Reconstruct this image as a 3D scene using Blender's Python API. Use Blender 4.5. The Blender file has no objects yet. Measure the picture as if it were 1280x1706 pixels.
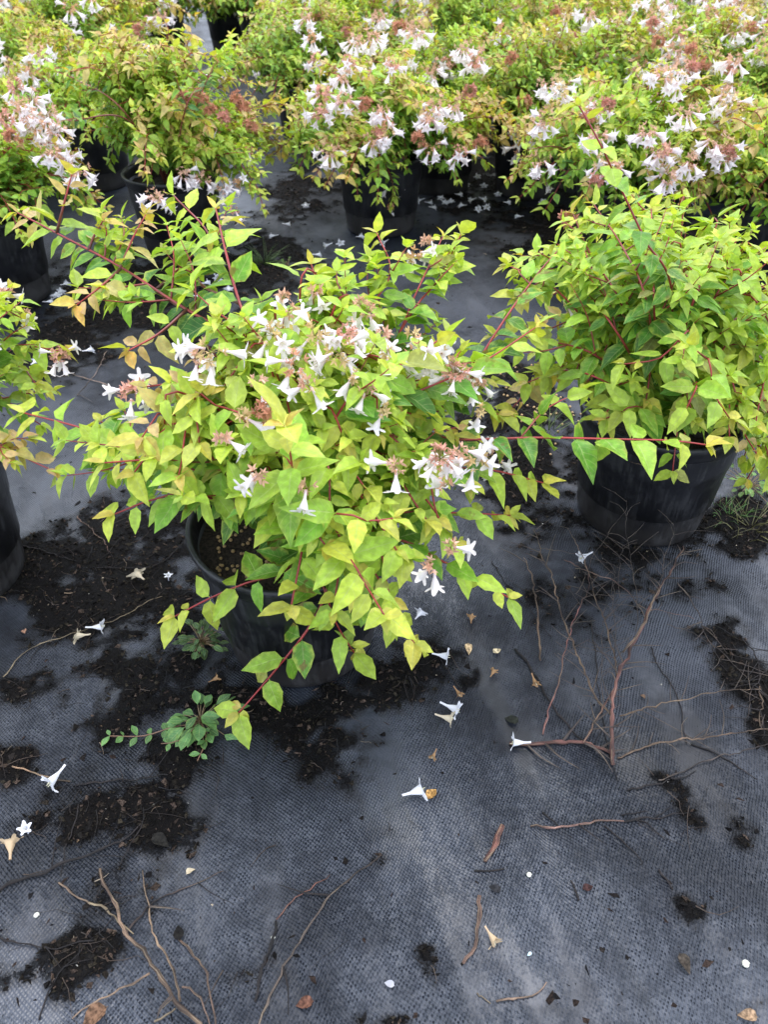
import bpy, math, random
import numpy as np
from mathutils import Vector, Matrix

C = bpy.context.scene
COL = C.collection
R = math.radians
# ------------------------------------------------------------------ camera
CAM_H, PITCH, FPX = .84, R(40), 1284.0        # metres, downward tilt, focal length in pixels of a 1280 wide frame
cd = bpy.data.cameras.new('camera')
cam = bpy.data.objects.new('camera', cd); COL.objects.link(cam)
cam.location = (0, 0, CAM_H); cam.rotation_euler = (R(90) - PITCH, 0, 0)
cd.sensor_fit = 'VERTICAL'; cd.sensor_height = 34.6; cd.lens = 34.6 * FPX / 1706
cd.clip_start = .01; cd.clip_end = 500
cd.dof.use_dof = True; cd.dof.focus_distance = .93; cd.dof.aperture_fstop = cd.lens / 2.6
C.camera = cam
# ------------------------------------------------------------------ sky, sun, exposure
SUN_EL, SUN_AZ = R(72), R(20)                 # overcast: soft light from behind the plants
w = bpy.data.worlds.new('World'); C.world = w; w.use_nodes = True
nt = w.node_tree; nt.nodes.clear()
out = nt.nodes.new('ShaderNodeOutputWorld'); bg = nt.nodes.new('ShaderNodeBackground')
sky = nt.nodes.new('ShaderNodeTexSky'); sky.sky_type = 'NISHITA'; sky.sun_disc = False
sky.sun_elevation = SUN_EL; sky.sun_rotation = SUN_AZ; sky.air_density = 1.0; sky.dust_density = 1.5
hs = nt.nodes.new('ShaderNodeHueSaturation'); hs.inputs['Saturation'].default_value = .82; hs.inputs['Value'].default_value = 1.25
cl = nt.nodes.new('ShaderNodeMix'); cl.data_type = 'RGBA'; cl.inputs[0].default_value = .6; cl.inputs[7].default_value = (4.7, 4.95, 5.6, 1)   # even cloud cover
nt.links.new(sky.outputs[0], hs.inputs['Color']); nt.links.new(hs.outputs[0], cl.inputs[6]); nt.links.new(cl.outputs[2], bg.inputs[0])
bg.inputs[1].default_value = .15; nt.links.new(bg.outputs[0], out.inputs[0])
sd = bpy.data.lights.new('sun', 'SUN'); sd.energy = .6; sd.angle = R(34); sd.color = (1, .97, .93)
so = bpy.data.objects.new('sun', sd); COL.objects.link(so)
sdir = Vector((math.sin(SUN_AZ) * math.cos(SUN_EL), math.cos(SUN_AZ) * math.cos(SUN_EL), math.sin(SUN_EL)))
so.rotation_euler = sdir.to_track_quat('Z', 'Y').to_euler()
C.view_settings.view_transform = 'Standard'; C.view_settings.look = 'None'
C.view_settings.gamma = 1; C.view_settings.exposure = 1.62
C.cycles.max_bounces = 7; C.cycles.diffuse_bounces = 4; C.cycles.transmission_bounces = 5; C.cycles.glossy_bounces = 3

# ------------------------------------------------------------------ helpers
def at(px, py, z=0.0):
    """a point of the photograph (1280 x 1706) at height z"""
    u = (px - 640) / FPX; v = (py - 853) / FPX
    dy = math.cos(PITCH) - v * math.sin(PITCH); dz = -math.sin(PITCH) - v * math.cos(PITCH)
    t = (z - CAM_H) / dz
    return np.array((u * t, dy * t, z))

def on_dome(px, py, c, r):
    """first hit of the ray through a pixel with a plant's ellipsoid (or its nearest point)"""
    u = (px - 640) / FPX; v = (py - 853) / FPX
    d = np.array((u, math.cos(PITCH) - v * math.sin(PITCH), -math.sin(PITCH) - v * math.cos(PITCH)))
    o = np.array((0, 0, CAM_H)); c = np.array(c); r = np.array(r)
    D = d / r; O = (o - c) / r
    a = D @ D; b = 2 * D @ O; k = O @ O - 1
    disc = b * b - 4 * a * k
    t = (-b - math.sqrt(disc)) / (2 * a) if disc > 0 else -b / (2 * a)
    return o + d * t

def hash2(ix, iy, seed):
    h = (ix.astype(np.int64) * 374761393 + iy.astype(np.int64) * 668265263 + seed * 1442695041) & 0x7fffffff
    h = ((h ^ (h >> 13)) * 1274126177) & 0x7fffffff
    return ((h ^ (h >> 16)) & 0xffff) / 65535.0
def vnoise(x, y, seed=0):
    ix = np.floor(x); iy = np.floor(y); fx = x - ix; fy = y - iy
    fx = fx * fx * (3 - 2 * fx); fy = fy * fy * (3 - 2 * fy)
    a = hash2(ix, iy, seed); b = hash2(ix + 1, iy, seed); c = hash2(ix, iy + 1, seed); d = hash2(ix + 1, iy + 1, seed)
    return (a * (1 - fx) + b * fx) * (1 - fy) + (c * (1 - fx) + d * fx) * fy
def fbm(x, y, o=4, seed=0):
    s = 0; a = .5; t = 0
    for i in range(o):
        s = s + a * vnoise(x, y, seed + i * 17); t += a; a *= .5; x = x * 2.03 + 11.3; y = y * 2.03 + 5.1
    return s / t

def nrm(v):
    v = np.asarray(v, float); n = np.linalg.norm(v)
    return v / n if n > 1e-9 else np.array((0., 0., 1.))

class Buf:
    def __init__(s): s.v = []; s.f = []; s.c = []; s.u = []; s.m = []; s.n = 0
    def add(s, v, f, col, uv=None, mi=0):
        v = np.asarray(v, float).reshape(-1, 3); k = len(v)
        col = np.asarray(col, float)
        if col.ndim == 1: col = np.tile(col, (k, 1))
        s.v.append(v); s.c.append(col); s.u.append(np.zeros((k, 3)) if uv is None else uv)
        for a in (f if isinstance(f, list) else [f]):
            a = np.asarray(a, np.int64)
            s.f.append(a + s.n); s.m.append(np.full(len(a), mi))
        s.n += k
    def build(s, name, mats, parent=None, smooth=True, link=True):
        me = bpy.data.meshes.new(name)
        V = np.concatenate(s.v); Cc = np.concatenate(s.c); U = np.concatenate(s.u)
        if Cc.shape[1] == 3: Cc = np.hstack([Cc, np.ones((len(Cc), 1))])
        L = np.concatenate([a.ravel() for a in s.f]); tot = np.concatenate([np.full(len(a), a.shape[1]) for a in s.f])
        st = np.concatenate([[0], np.cumsum(tot)[:-1]])
        me.vertices.add(len(V)); me.vertices.foreach_set('co', V.ravel().astype(np.float32))
        me.loops.add(len(L)); me.loops.foreach_set('vertex_index', L.astype(np.int32))
        me.polygons.add(len(tot)); me.polygons.foreach_set('loop_start', st.astype(np.int32))
        me.polygons.foreach_set('material_index', np.concatenate(s.m).astype(np.int32))
        me.polygons.foreach_set('use_smooth', np.full(len(tot), smooth))
        me.update(calc_edges=True)
        a = me.attributes.new('Col', 'FLOAT_COLOR', 'POINT'); a.data.foreach_set('color', Cc.ravel().astype(np.float32))
        a = me.attributes.new('luv', 'FLOAT_VECTOR', 'POINT'); a.data.foreach_set('vector', U.ravel().astype(np.float32))
        for m in (mats if isinstance(mats, (list, tuple)) else [mats]): me.materials.append(m)
        o = bpy.data.objects.new(name, me)
        if link: COL.objects.link(o)
        if parent is not None: o.parent = parent
        return o

def tag(o, label=None, cat=None, group=None, kind=None):
    if label: o['label'] = label
    if cat: o['category'] = cat
    if group: o['group'] = group
    if kind: o['kind'] = kind
    return o
def empty(name, loc, rz=0):
    o = bpy.data.objects.new(name, None); COL.objects.link(o)
    o.location = tuple(loc); o.rotation_euler = (0, 0, rz); o.empty_display_size = .05
    return o
KIDS = {}
def copy_tree(o, parent=None):
    c = o.copy(); COL.objects.link(c)
    if parent is not None: c.parent = parent
    for ch in o.children: copy_tree(ch, c)
    return c

# ------------------------------------------------------------------ materials
def mat(name):
    m = bpy.data.materials.new(name); m.use_nodes = True
    t = m.node_tree; t.nodes.clear()
    return m, t
class N:
    """tiny node helper"""
    def __init__(s, t): s.t = t
    def __call__(s, typ, ins=None, **kw):
        n = s.t.nodes.new('ShaderNode' + typ)
        for k, v in kw.items(): setattr(n, k, v)
        for k, v in (ins or {}).items():
            if isinstance(v, bpy.types.NodeSocket): s.t.links.new(v, n.inputs[k])
            else: n.inputs[k].default_value = v
        return n
    def math(s, op, a, b=None, c=None, clamp=False):
        n = s.t.nodes.new('ShaderNodeMath'); n.operation = op; n.use_clamp = clamp
        for i, v in enumerate((a, b, c)):
            if v is None: continue
            if isinstance(v, bpy.types.NodeSocket): s.t.links.new(v, n.inputs[i])
            else: n.inputs[i].default_value = v
        return n.outputs[0]
    def mix(s, f, a, b, bt='MIX'):
        n = s.t.nodes.new('ShaderNodeMix'); n.data_type = 'RGBA'; n.blend_type = bt
        for i, v in ((0, f), (6, a), (7, b)):
            if isinstance(v, bpy.types.NodeSocket): s.t.links.new(v, n.inputs[i])
            else: n.inputs[i].default_value = v if i == 0 else (*v, 1)
        return n.outputs[2]
    def ramp(s, f, a, b, lo=0., hi=1.):
        n = s.t.nodes.new('ShaderNodeMapRange'); n.interpolation_type = 'SMOOTHSTEP'
        s.t.links.new(f, n.inputs[0])
        n.inputs[1].default_value = a; n.inputs[2].default_value = b; n.inputs[3].default_value = lo; n.inputs[4].default_value = hi
        return n.outputs[0]

def leaf_material(name, rough=.40, trans=.33):
    m, t = mat(name); n = N(t)
    col = n('Attribute', attribute_name='Col'); uv = n('Attribute', attribute_name='luv')
    sx = n('SeparateXYZ', {0: uv.outputs['Vector']})
    au = n.math('ABSOLUTE', sx.outputs[0]); v = sx.outputs[1]; rnd = sx.outputs[2]
    tc = n('TexCoord')
    no = n('TexNoise', {'Vector': tc.outputs['Object'], 'Scale': 130., 'Detail': 3.})
    # side veins sweep forward from the midrib
    ph = n.math('ADD', n.math('MULTIPLY', v, 44.), n.math('MULTIPLY', au, -11.))
    vein = n.ramp(n.math('SINE', ph), .86, 1.)
    mid = n.ramp(au, .09, .02)
    vv = n.math('MAXIMUM', n.math('MULTIPLY', vein, .65), mid)
    # paler margin of a variegated leaf, blotchy
    edge = n.ramp(n.math('ADD', au, n.math('MULTIPLY', n.math('SUBTRACT', no.outputs['Fac'], .5), 1.1)), .45, 1.0)
    edge = n.math('MULTIPLY', edge, n.math('MULTIPLY', rnd, 1.0))
    c1 = n.mix(n.math('MULTIPLY', edge, .75), col.outputs['Color'], (.47, .53, .08))
    c2 = n.mix(n.math('MULTIPLY', vv, .38), c1, (.50, .58, .22))
    spot = n.math('MULTIPLY', n.ramp(n.math('ADD', n.math('MULTIPLY', n('TexNoise', {'Vector': tc.outputs['Object'], 'Scale': 70., 'Detail': 4.}).outputs['Fac'], 1.), n.math('MULTIPLY', au, .12)), .64, .70), n.ramp(rnd, .45, .8))
    c2 = n.mix(n.math('MULTIPLY', spot, .7), c2, (.22, .11, .035))
    blot = n.ramp(no.outputs['Fac'], .35, .7, .82, 1.15)
    c3 = n.mix(1.0, c2, (1, 1, 1), 'MULTIPLY'); 
    hv = n('HueSaturation', {'Color': c3, 'Value': blot})
    geo = n('NewGeometry')
    c4 = n.mix(n.math('MULTIPLY', geo.outputs['Backfacing'], .25), hv.outputs[0], (.36, .42, .2))
    bump = n('Bump', {'Strength': .35, 'Distance': .0012, 'Height': n.math('SUBTRACT', n.math('MULTIPLY', no.outputs['Fac'], .4), vv)})
    p = n('BsdfPrincipled', {'Base Color': c4, 'Roughness': rough, 'Specular IOR Level': .32, 'Normal': bump.outputs[0]})
    tcol = n.mix(1.0, c4, (1.4, 1.4, .25), 'MULTIPLY')
    tr = n('BsdfTranslucent', {'Color': tcol})
    mx = n('MixShader', {0: trans, 1: p.outputs[0], 2: tr.outputs[0]})
    o = n('OutputMaterial', {0: mx.outputs[0]})
    return m
def petal_material():
    m, t = mat('petal'); n = N(t)
    col = n('Attribute', attribute_name='Col')
    p = n('BsdfPrincipled', {'Base Color': col.outputs['Color'], 'Roughness': .5, 'Specular IOR Level': .3})
    tr = n('BsdfTranslucent', {'Color': col.outputs['Color']})
    mx = n('MixShader', {0: .28, 1: p.outputs[0], 2: tr.outputs[0]})
    n('OutputMaterial', {0: mx.outputs[0]})
    return m
def stem_material(name, rough=.4, barkscale=90., amt=.5, bump_d=.001, peel=False):
    m, t = mat(name); n = N(t)
    col = n('Attribute', attribute_name='Col'); uv = n('Attribute', attribute_name='luv')
    tc = n('TexCoord')
    mp = n('Mapping', {'Vector': uv.outputs['Vector'], 'Scale': (1., .12, 1.)})
    no = n('TexNoise', {'Vector': mp.outputs[0], 'Scale': barkscale, 'Detail': 4., 'Roughness': .65})
    n2 = n('TexNoise', {'Vector': tc.outputs['Object'], 'Scale': 60., 'Detail': 3.})
    f = n.ramp(n.math('ADD', n.math('MULTIPLY', no.outputs['Fac'], .6), n.math('MULTIPLY', n2.outputs['Fac'], .4)), .3, .7, 1 - amt, 1 + amt)
    hv = n('HueSaturation', {'Color': col.outputs['Color'], 'Value': f})
    bc = hv.outputs[0]
    if peel:
        vb = n.ramp(n('SeparateColor', {0: col.outputs['Color']}).outputs[0], .03, .09)
        #                                  # bark split off in long strips, dark mould between
        n3 = n('TexNoise', {'Vector': n('Mapping', {'Vector': uv.outputs['Vector'], 'Scale': (1., .22, 1.)}).outputs[0], 'Scale': 85., 'Detail': 5., 'Roughness': .7})
        bc = n.mix(n.math('MULTIPLY', n.ramp(n3.outputs['Fac'], .54, .60), n.math('MULTIPLY', vb, .75)), bc, (.30, .23, .145))
        bc = n.mix(n.math('MULTIPLY', n.ramp(n3.outputs['Fac'], .46, .38), .85), bc, (.025, .015, .013))
    b = n('Bump', {'Strength': .8, 'Distance': bump_d, 'Height': no.outputs['Fac']})
    p = n('BsdfPrincipled', {'Base Color': bc, 'Roughness': rough, 'Normal': b.outputs[0]})
    n('OutputMaterial', {0: p.outputs[0]})
    return m
def pot_material():
    m, t = mat('black_plastic'); n = N(t)
    tc = n('TexCoord'); sp = n('SeparateXYZ', {0: tc.outputs['Object']})
    no = n('TexNoise', {'Vector': tc.outputs['Object'], 'Scale': 16., 'Detail': 6., 'Roughness': .7})
    mp = n('Mapping', {'Vector': tc.outputs['Object'], 'Scale': (1., 1., .06)})
    st = n('TexNoise', {'Vector': mp.outputs[0], 'Scale': 170., 'Detail': 3.})
    dust = n.ramp(n.math('ADD', n.math('MULTIPLY', no.outputs['Fac'], .6), n.math('MULTIPLY', st.outputs['Fac'], .4)), .44, .66)
    splash = n.ramp(n.math('SUBTRACT', n.math('MULTIPLY', no.outputs['Fac'], .16), sp.outputs[2]), .0, .045)
    c = n.mix(n.math('MULTIPLY', dust, .55), (.012, .0125, .015), (.055, .056, .06))
    c = n.mix(n.math('MULTIPLY', splash, .3), c, (.045, .038, .03))
    r = n.ramp(dust, 0, 1, .34, .62)
    b = n('Bump', {'Strength': .25, 'Distance': .001, 'Height': st.outputs['Fac']})
    p = n('BsdfPrincipled', {'Base Color': c, 'Roughness': r, 'Normal': b.outputs[0], 'Specular IOR Level': .5})
    n('OutputMaterial', {0: p.outputs[0]})
    return m
def vcol_material(name, rough=.8, noise=300., amt=.5, spec=.3, bd=.001):
    m, t = mat(name); n = N(t)
    col = n('Attribute', attribute_name='Col'); tc = n('TexCoord')
    no = n('TexNoise', {'Vector': tc.outputs['Object'], 'Scale': noise, 'Detail': 4.})
    hv = n('HueSaturation', {'Color': col.outputs['Color'], 'Value': n.ramp(no.outputs['Fac'], .3, .7, 1 - amt, 1 + amt)})
    b = n('Bump', {'Strength': .7, 'Distance': bd, 'Height': no.outputs['Fac']})
    p = n('BsdfPrincipled', {'Base Color': hv.outputs[0], 'Roughness': rough, 'Specular IOR Level': spec, 'Normal': b.outputs[0]})
    n('OutputMaterial', {0: p.outputs[0]})
    return m
def fabric_material():
    m, t = mat('woven_ground_fabric'); n = N(t)
    tc = n('TexCoord'); P = tc.outputs['Object']
    mud = n('Attribute', attribute_name='mud').outputs['Fac']
    rot = n('Mapping', {'Vector': P, 'Rotation': (0, 0, R(-14))})
    warp = n('TexNoise', {'Vector': P, 'Scale': 7., 'Detail': 2.})
    wv = n('VectorMath', {0: warp.outputs['Color'], 1: (.03, .02, .0)}, operation='MULTIPLY')
    wp = n('VectorMath', {0: rot.outputs[0], 1: wv.outputs[0]}, operation='ADD')
    s = n('SeparateXYZ', {0: wp.outputs[0]})
    k = math.pi / .0022
    su = n.math('SINE', n.math('MULTIPLY', s.outputs[0], k)); sv = n.math('SINE', n.math('MULTIPLY', s.outputs[1], k * .8))
    weave = n.math('MULTIPLY', su, sv)                                   # over-under checker of tapes
    fl = n('VectorMath', {0: n('VectorMath', {0: wp.outputs[0], 1: (1 / .0022, .8 / .0022, 0.)}, operation='MULTIPLY').outputs[0]}, operation='FLOOR')
    cell = n('TexWhiteNoise', {'Vector': fl.outputs[0]}, noise_dimensions='2D').outputs['Value']
    # worn / taut zones where the weave hardly shows, stretched along the rows
    zm = n('Mapping', {'Vector': rot.outputs[0], 'Scale': (5.5, 1.7, 1.)})
    zone = n('TexNoise', {'Vector': zm.outputs[0], 'Scale': 1.7, 'Detail': 4., 'Roughness': .6})
    z = n.ramp(zone.outputs['Fac'], .34, .56)
    # lanes: single tapes that sit lower
    lm = n('Mapping', {'Vector': rot.outputs[0], 'Scale': (60., 1.2, 1.)})
    lane = n('TexNoise', {'Vector': lm.outputs[0], 'Scale': 1., 'Detail': 2.})
    fine = n('TexNoise', {'Vector': P, 'Scale': 420., 'Detail': 4., 'Roughness': .7})
    med = n('TexNoise', {'Vector': P, 'Scale': 45., 'Detail': 5., 'Roughness': .65})
    big = n('TexNoise', {'Vector': P, 'Scale': 3.2, 'Detail': 4., 'Roughness': .55})
    hole = n.math('MULTIPLY', n.ramp(weave, -.05, -.75), n.math('ADD', n.math('MULTIPLY', z, .85), .15))
    gap = n.math('MULTIPLY', n.math('MULTIPLY', hole, n.ramp(med.outputs['Fac'], .3, .62)), n.ramp(cell, .1, .75))
    film = n.ramp(n.math('ADD', n.math('MULTIPLY', big.outputs['Fac'], .72), n.math('MULTIPLY', med.outputs['Fac'], .28)), .38, .62)
    c = n.mix(film, (.0065, .0085, .0135), (.024, .031, .047))
    c = n.mix(n.math('MULTIPLY', n.ramp(lane.outputs['Fac'], .5, .75), .35), c, (.013, .015, .019))
    c = n.mix(n.math('MULTIPLY', gap, .85), c, (.004, .0045, .006))
    speck = n.ramp(fine.outputs['Fac'], .60, .72)
    c = n.mix(n.math('MULTIPLY', speck, .2), c, (.045, .05, .058))
    # mud
    mm = n.math('ADD', mud, n.math('MULTIPLY', n.math('SUBTRACT', med.outputs['Fac'], .5), .55))
    mm = n.math('ADD', mm, n.math('MULTIPLY', n.math('SUBTRACT', fine.outputs['Fac'], .5), .5))
    mk = n.ramp(mm, .40, .60)
    mc = n.mix(n.ramp(fine.outputs['Fac'], .4, .68), (.004, .0033, .0028), (.022, .017, .013))
    mc = n.mix(n.ramp(med.outputs['Fac'], .5, .75), mc, (.014, .013, .010))
    c = n.mix(mk, c, mc)
    thin = n.math('MULTIPLY', n.ramp(mm, .12, .45), .8)
    c = n.mix(thin, c, (.0065, .006, .006))
    wet = n.ramp(n('TexNoise', {'Vector': P, 'Scale': 2.1, 'Detail': 3.}).outputs['Fac'], .42, .6)
    r = n.ramp(wet, 0, 1, .52, .32)
    r = n.math('ADD', r, n.math('MULTIPLY', mk, .18)); r = n.math('ADD', r, n.math('MULTIPLY', n.math('SUBTRACT', fine.outputs['Fac'], .5), .25))
    hw = n.math('MULTIPLY', weave, n.math('ADD', n.math('MULTIPLY', z, .9), .12))
    hw = n.math('MULTIPLY', hw, n.math('SUBTRACT', 1., mk))
    h = n.math('ADD', n.math('MULTIPLY', hw, n.math('ADD', .45, n.math('MULTIPLY', cell, .9))), n.math('MULTIPLY', fine.outputs['Fac'], .6))
    h = n.math('ADD', h, n.math('MULTIPLY', med.outputs['Fac'], n.math('ADD', .6, n.math('MULTIPLY', mk, 2.))))
    h = n.math('ADD', h, n.math('MULTIPLY', n.math('MULTIPLY', fine.outputs['Fac'], mk), 2.5))
    b = n('Bump', {'Strength': .9, 'Distance': .0009, 'Height': h})
    sp_ = n.math('MULTIPLY', n.math('SUBTRACT', 1., n.math('MULTIPLY', gap, .9)), n.math('SUBTRACT', 1., n.math('MULTIPLY', mk, .8)))
    sp_ = n.math('MULTIPLY', n.math('MULTIPLY', sp_, n.math('SUBTRACT', 1., n.math('MULTIPLY', thin, .6))), n.ramp(film, 0, 1, .42, .95))
    p = n('BsdfPrincipled', {'Base Color': c, 'Roughness': r, 'Normal': b.outputs[0], 'Specular IOR Level': sp_})
    n('OutputMaterial', {0: p.outputs[0]})
    return m

M_LEAF = leaf_material('shrub_leaf'); M_PETAL = petal_material()
M_STEM = stem_material('red_stem', .35, 60., .35); M_DEAD = stem_material('dead_wood', .75, 300., .8, .0016, True)
M_POT = pot_material(); M_FABRIC = fabric_material()
M_SOIL = vcol_material('potting_soil', .85, 260., .7); M_CRUMB = vcol_material('wet_soil_crumbs', .7, 500., .7, .1)
M_PELLET = vcol_material('fertilizer_pellet', .45, 500., .25, .5, .0003)
M_WEED = leaf_material('weed_leaf', .5, .2); M_DRY = vcol_material('dry_leaf', .7, 260., .6, .15, .0006)
M_SHELL = vcol_material('pale_shell', .4, 400., .2, .5, .0003)

# ------------------------------------------------------------------ shape makers
def spline(P, ds=.01):
    P = np.asarray(P, float)
    if len(P) == 2: P = np.array([P[0], (P[0] + P[1]) / 2, P[1]])
    Q = np.vstack([2 * P[0] - P[1], P, 2 * P[-1] - P[-2]])
    o = []
    for i in range(1, len(Q) - 2):
        L = np.linalg.norm(Q[i + 1] - Q[i]); k = max(2, int(L / ds))
        for t in np.linspace(0, 1, k, endpoint=False):
            a, b, c, d = Q[i - 1], Q[i], Q[i + 1], Q[i + 2]
            o.append(.5 * ((2 * b) + (-a + c) * t + (2 * a - 5 * b + 4 * c - d) * t * t + (-a + 3 * b - 3 * c + d) * t ** 3))
    o.append(P[-1])
    return np.array(o)
def tube(buf, P, r0, r1, col, sides=5, mi=0, knots=None, rng=None):
    P = np.asarray(P); n = len(P)
    T = np.gradient(P, axis=0); T /= np.linalg.norm(T, axis=1)[:, None] + 1e-12
    u = nrm(np.cross(T[0], (0.31, .2, 1.))); V = []; U = []
    rr = np.linspace(r0, r1, n) if np.isscalar(r1) else r1
    s = np.concatenate([[0], np.cumsum(np.linalg.norm(np.diff(P, axis=0), axis=1))])
    off = (rng.random() if rng else .3) * 9
    for i in range(n):
        u = nrm(u - T[i] * (u @ T[i])); v = np.cross(T[i], u)
        r = rr[i] * (1 + (knots[i] if knots is not None else 0))
        for k in range(sides):
            a = 2 * math.pi * k / sides
            V.append(P[i] + (u * math.cos(a) + v * math.sin(a)) * r)
            U.append((math.cos(a) * .02 + off, s[i], math.sin(a) * .02))
    V = np.array(V + [P[0] - T[0] * rr[0] * .2, P[-1] + T[-1] * rr[-1] * .6]); U.append((off, 0, 0)); U.append((off, s[-1], 0))
    i, k = np.meshgrid(np.arange(n - 1), np.arange(sides), indexing='ij')
    k2 = (k + 1) % sides
    F = np.stack([i * sides + k, i * sides + k2, (i + 1) * sides + k2, (i + 1) * sides + k], -1).reshape(-1, 4)
    e = n * sides; kk = np.arange(sides)
    T1 = np.stack([(kk + 1) % sides, kk, np.full(sides, e)], 1)
    T2 = np.stack([(n - 1) * sides + kk, (n - 1) * sides + (kk + 1) % sides, np.full(sides, e + 1)], 1)
    buf.add(V, [F, T1, T2], col, np.array(U), mi)

def leaf_template(nt_, nx, fold, droop, twist=0, wid=.58, serr=.035, wave=0.0, peak=.62):
    """unit leaf: y along, x across, z up; ovate with a drawn-out tip"""
    V = []; U = []
    for i in range(nt_ + 1):
        t = i / nt_
        q_ = 1.12; wt = (t ** peak) * ((1 - t) ** q_); wt /= ((peak / (peak + q_)) ** peak) * ((q_ / (peak + q_)) ** q_)
        wt = max(wt, .03 if i == 0 else .012) * wid / 2
        for j in range(nx + 1):
            u = -1 + 2 * j / nx
            x = u * wt
            if abs(u) > .99 and 0 < i < nt_: x *= 1 + serr * (1 if i % 2 else -1)
            z = fold * abs(x) - droop * (t ** 1.7) + wave * math.sin(t * 9 + u * 2) * wt + twist * x * t
            y = .05 + t * .97 - .1 * droop * t
            V.append((x, y, z)); U.append((u, t, 0))
    V.append((-.012, 0, .0)); V.append((.012, 0, .0)); U += [(0, 0, 0)] * 2
    q = []
    for i in range(nt_):
        for j in range(nx):
            a = i * (nx + 1) + j; q.append((a, a + 1, a + nx + 2, a + nx + 1))
    b = (nt_ + 1) * (nx + 1)
    q.append((b, b + 1, nx, 0))
    return np.array(V, float), np.array(q), np.array(U, float)
rt = random.Random(5)
HI = [leaf_template(7, 4, rt.uniform(.1, .6), rt.uniform(.0, .55), rt.uniform(-.4, .4), rt.uniform(.43, .58), .05, rt.uniform(0, .14), rt.uniform(.55, .75)) for _ in range(14)]
LO = [leaf_template(4, 2, rt.uniform(.1, .5), rt.uniform(.05, .4), rt.uniform(-.3, .3), rt.uniform(.46, .6), 0) for _ in range(6)]
CAL = [leaf_template(3, 2, .3, rt.uniform(-.2, .35), 0, .42, 0) for _ in range(3)]
WEEDT = [leaf_template(6, 4, .2, rt.uniform(0, .4), rt.uniform(-.3, .3), .55, .0, .12, 1.2) for _ in range(5)]

class Leaves:
    def __init__(s, T): s.T = T; s.items = []
    def add(s, p, d, n, size, col, var=.5): s.items.append((p, d, n, size, col, var))
    def flush(s, buf, rng):
        if not s.items: return
        ids = np.array([rng.randrange(len(s.T)) for _ in s.items])
        for k, (TV, TF, TU) in enumerate(s.T):
            sel = [s.items[i] for i in np.nonzero(ids == k)[0]]
            if not sel: continue
            p = np.array([a[0] for a in sel]); d = np.array([a[1] for a in sel]); n = np.array([a[2] for a in sel])
            sz = np.array([a[3] for a in sel]); col = np.array([a[4] for a in sel]); va = np.array([a[5] for a in sel])
            d /= np.linalg.norm(d, axis=1)[:, None]
            n -= d * (n * d).sum(1)[:, None]; n /= np.linalg.norm(n, axis=1)[:, None] + 1e-9
            x = np.cross(d, n)
            W = p[:, None] + sz[:, None, None] * (TV[None, :, 0:1] * x[:, None] + TV[None, :, 1:2] * d[:, None] + TV[None, :, 2:3] * n[:, None])
            m = len(sel); nv = len(TV)
            F = (TF[None] + (np.arange(m) * nv)[:, None, None]).reshape(-1, 4)
            cc = np.repeat(col, nv, axis=0)
            uu = np.tile(TU, (m, 1)); uu[:, 2] = np.repeat(va, nv)
            # leaf base slightly greener than its margin comes from the material; keep one colour per leaf
            buf.add(W.reshape(-1, 3), F, cc, uu)
        s.items = []

# leaf colours by age (linear albedo); deep greens also paint shade into crowns
AGE_SHADE = [(.00, (.62, .38, .10)), (.007, (.62, .52, .09)), (.018, (.54, .58, .08)), (.05, (.42, .55, .06)), (.085, (.27, .43, .045)), (.13, (.17, .35, .038)), (.20, (.10, .24, .032)), (.4, (.055, .155, .027))]
def age_shade_col(a, rng, hue=0.0):
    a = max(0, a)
    for i in range(len(AGE_SHADE) - 1):
        if a <= AGE_SHADE[i + 1][0] or i == len(AGE_SHADE) - 2:
            f = min(1, (a - AGE_SHADE[i][0]) / (AGE_SHADE[i + 1][0] - AGE_SHADE[i][0])); c = np.array(AGE_SHADE[i][1]) * (1 - f) + np.array(AGE_SHADE[i + 1][1]) * f; break
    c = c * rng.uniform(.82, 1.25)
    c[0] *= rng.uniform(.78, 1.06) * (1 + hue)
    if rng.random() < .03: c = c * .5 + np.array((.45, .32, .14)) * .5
    return np.clip(c, .01, .8)

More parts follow.
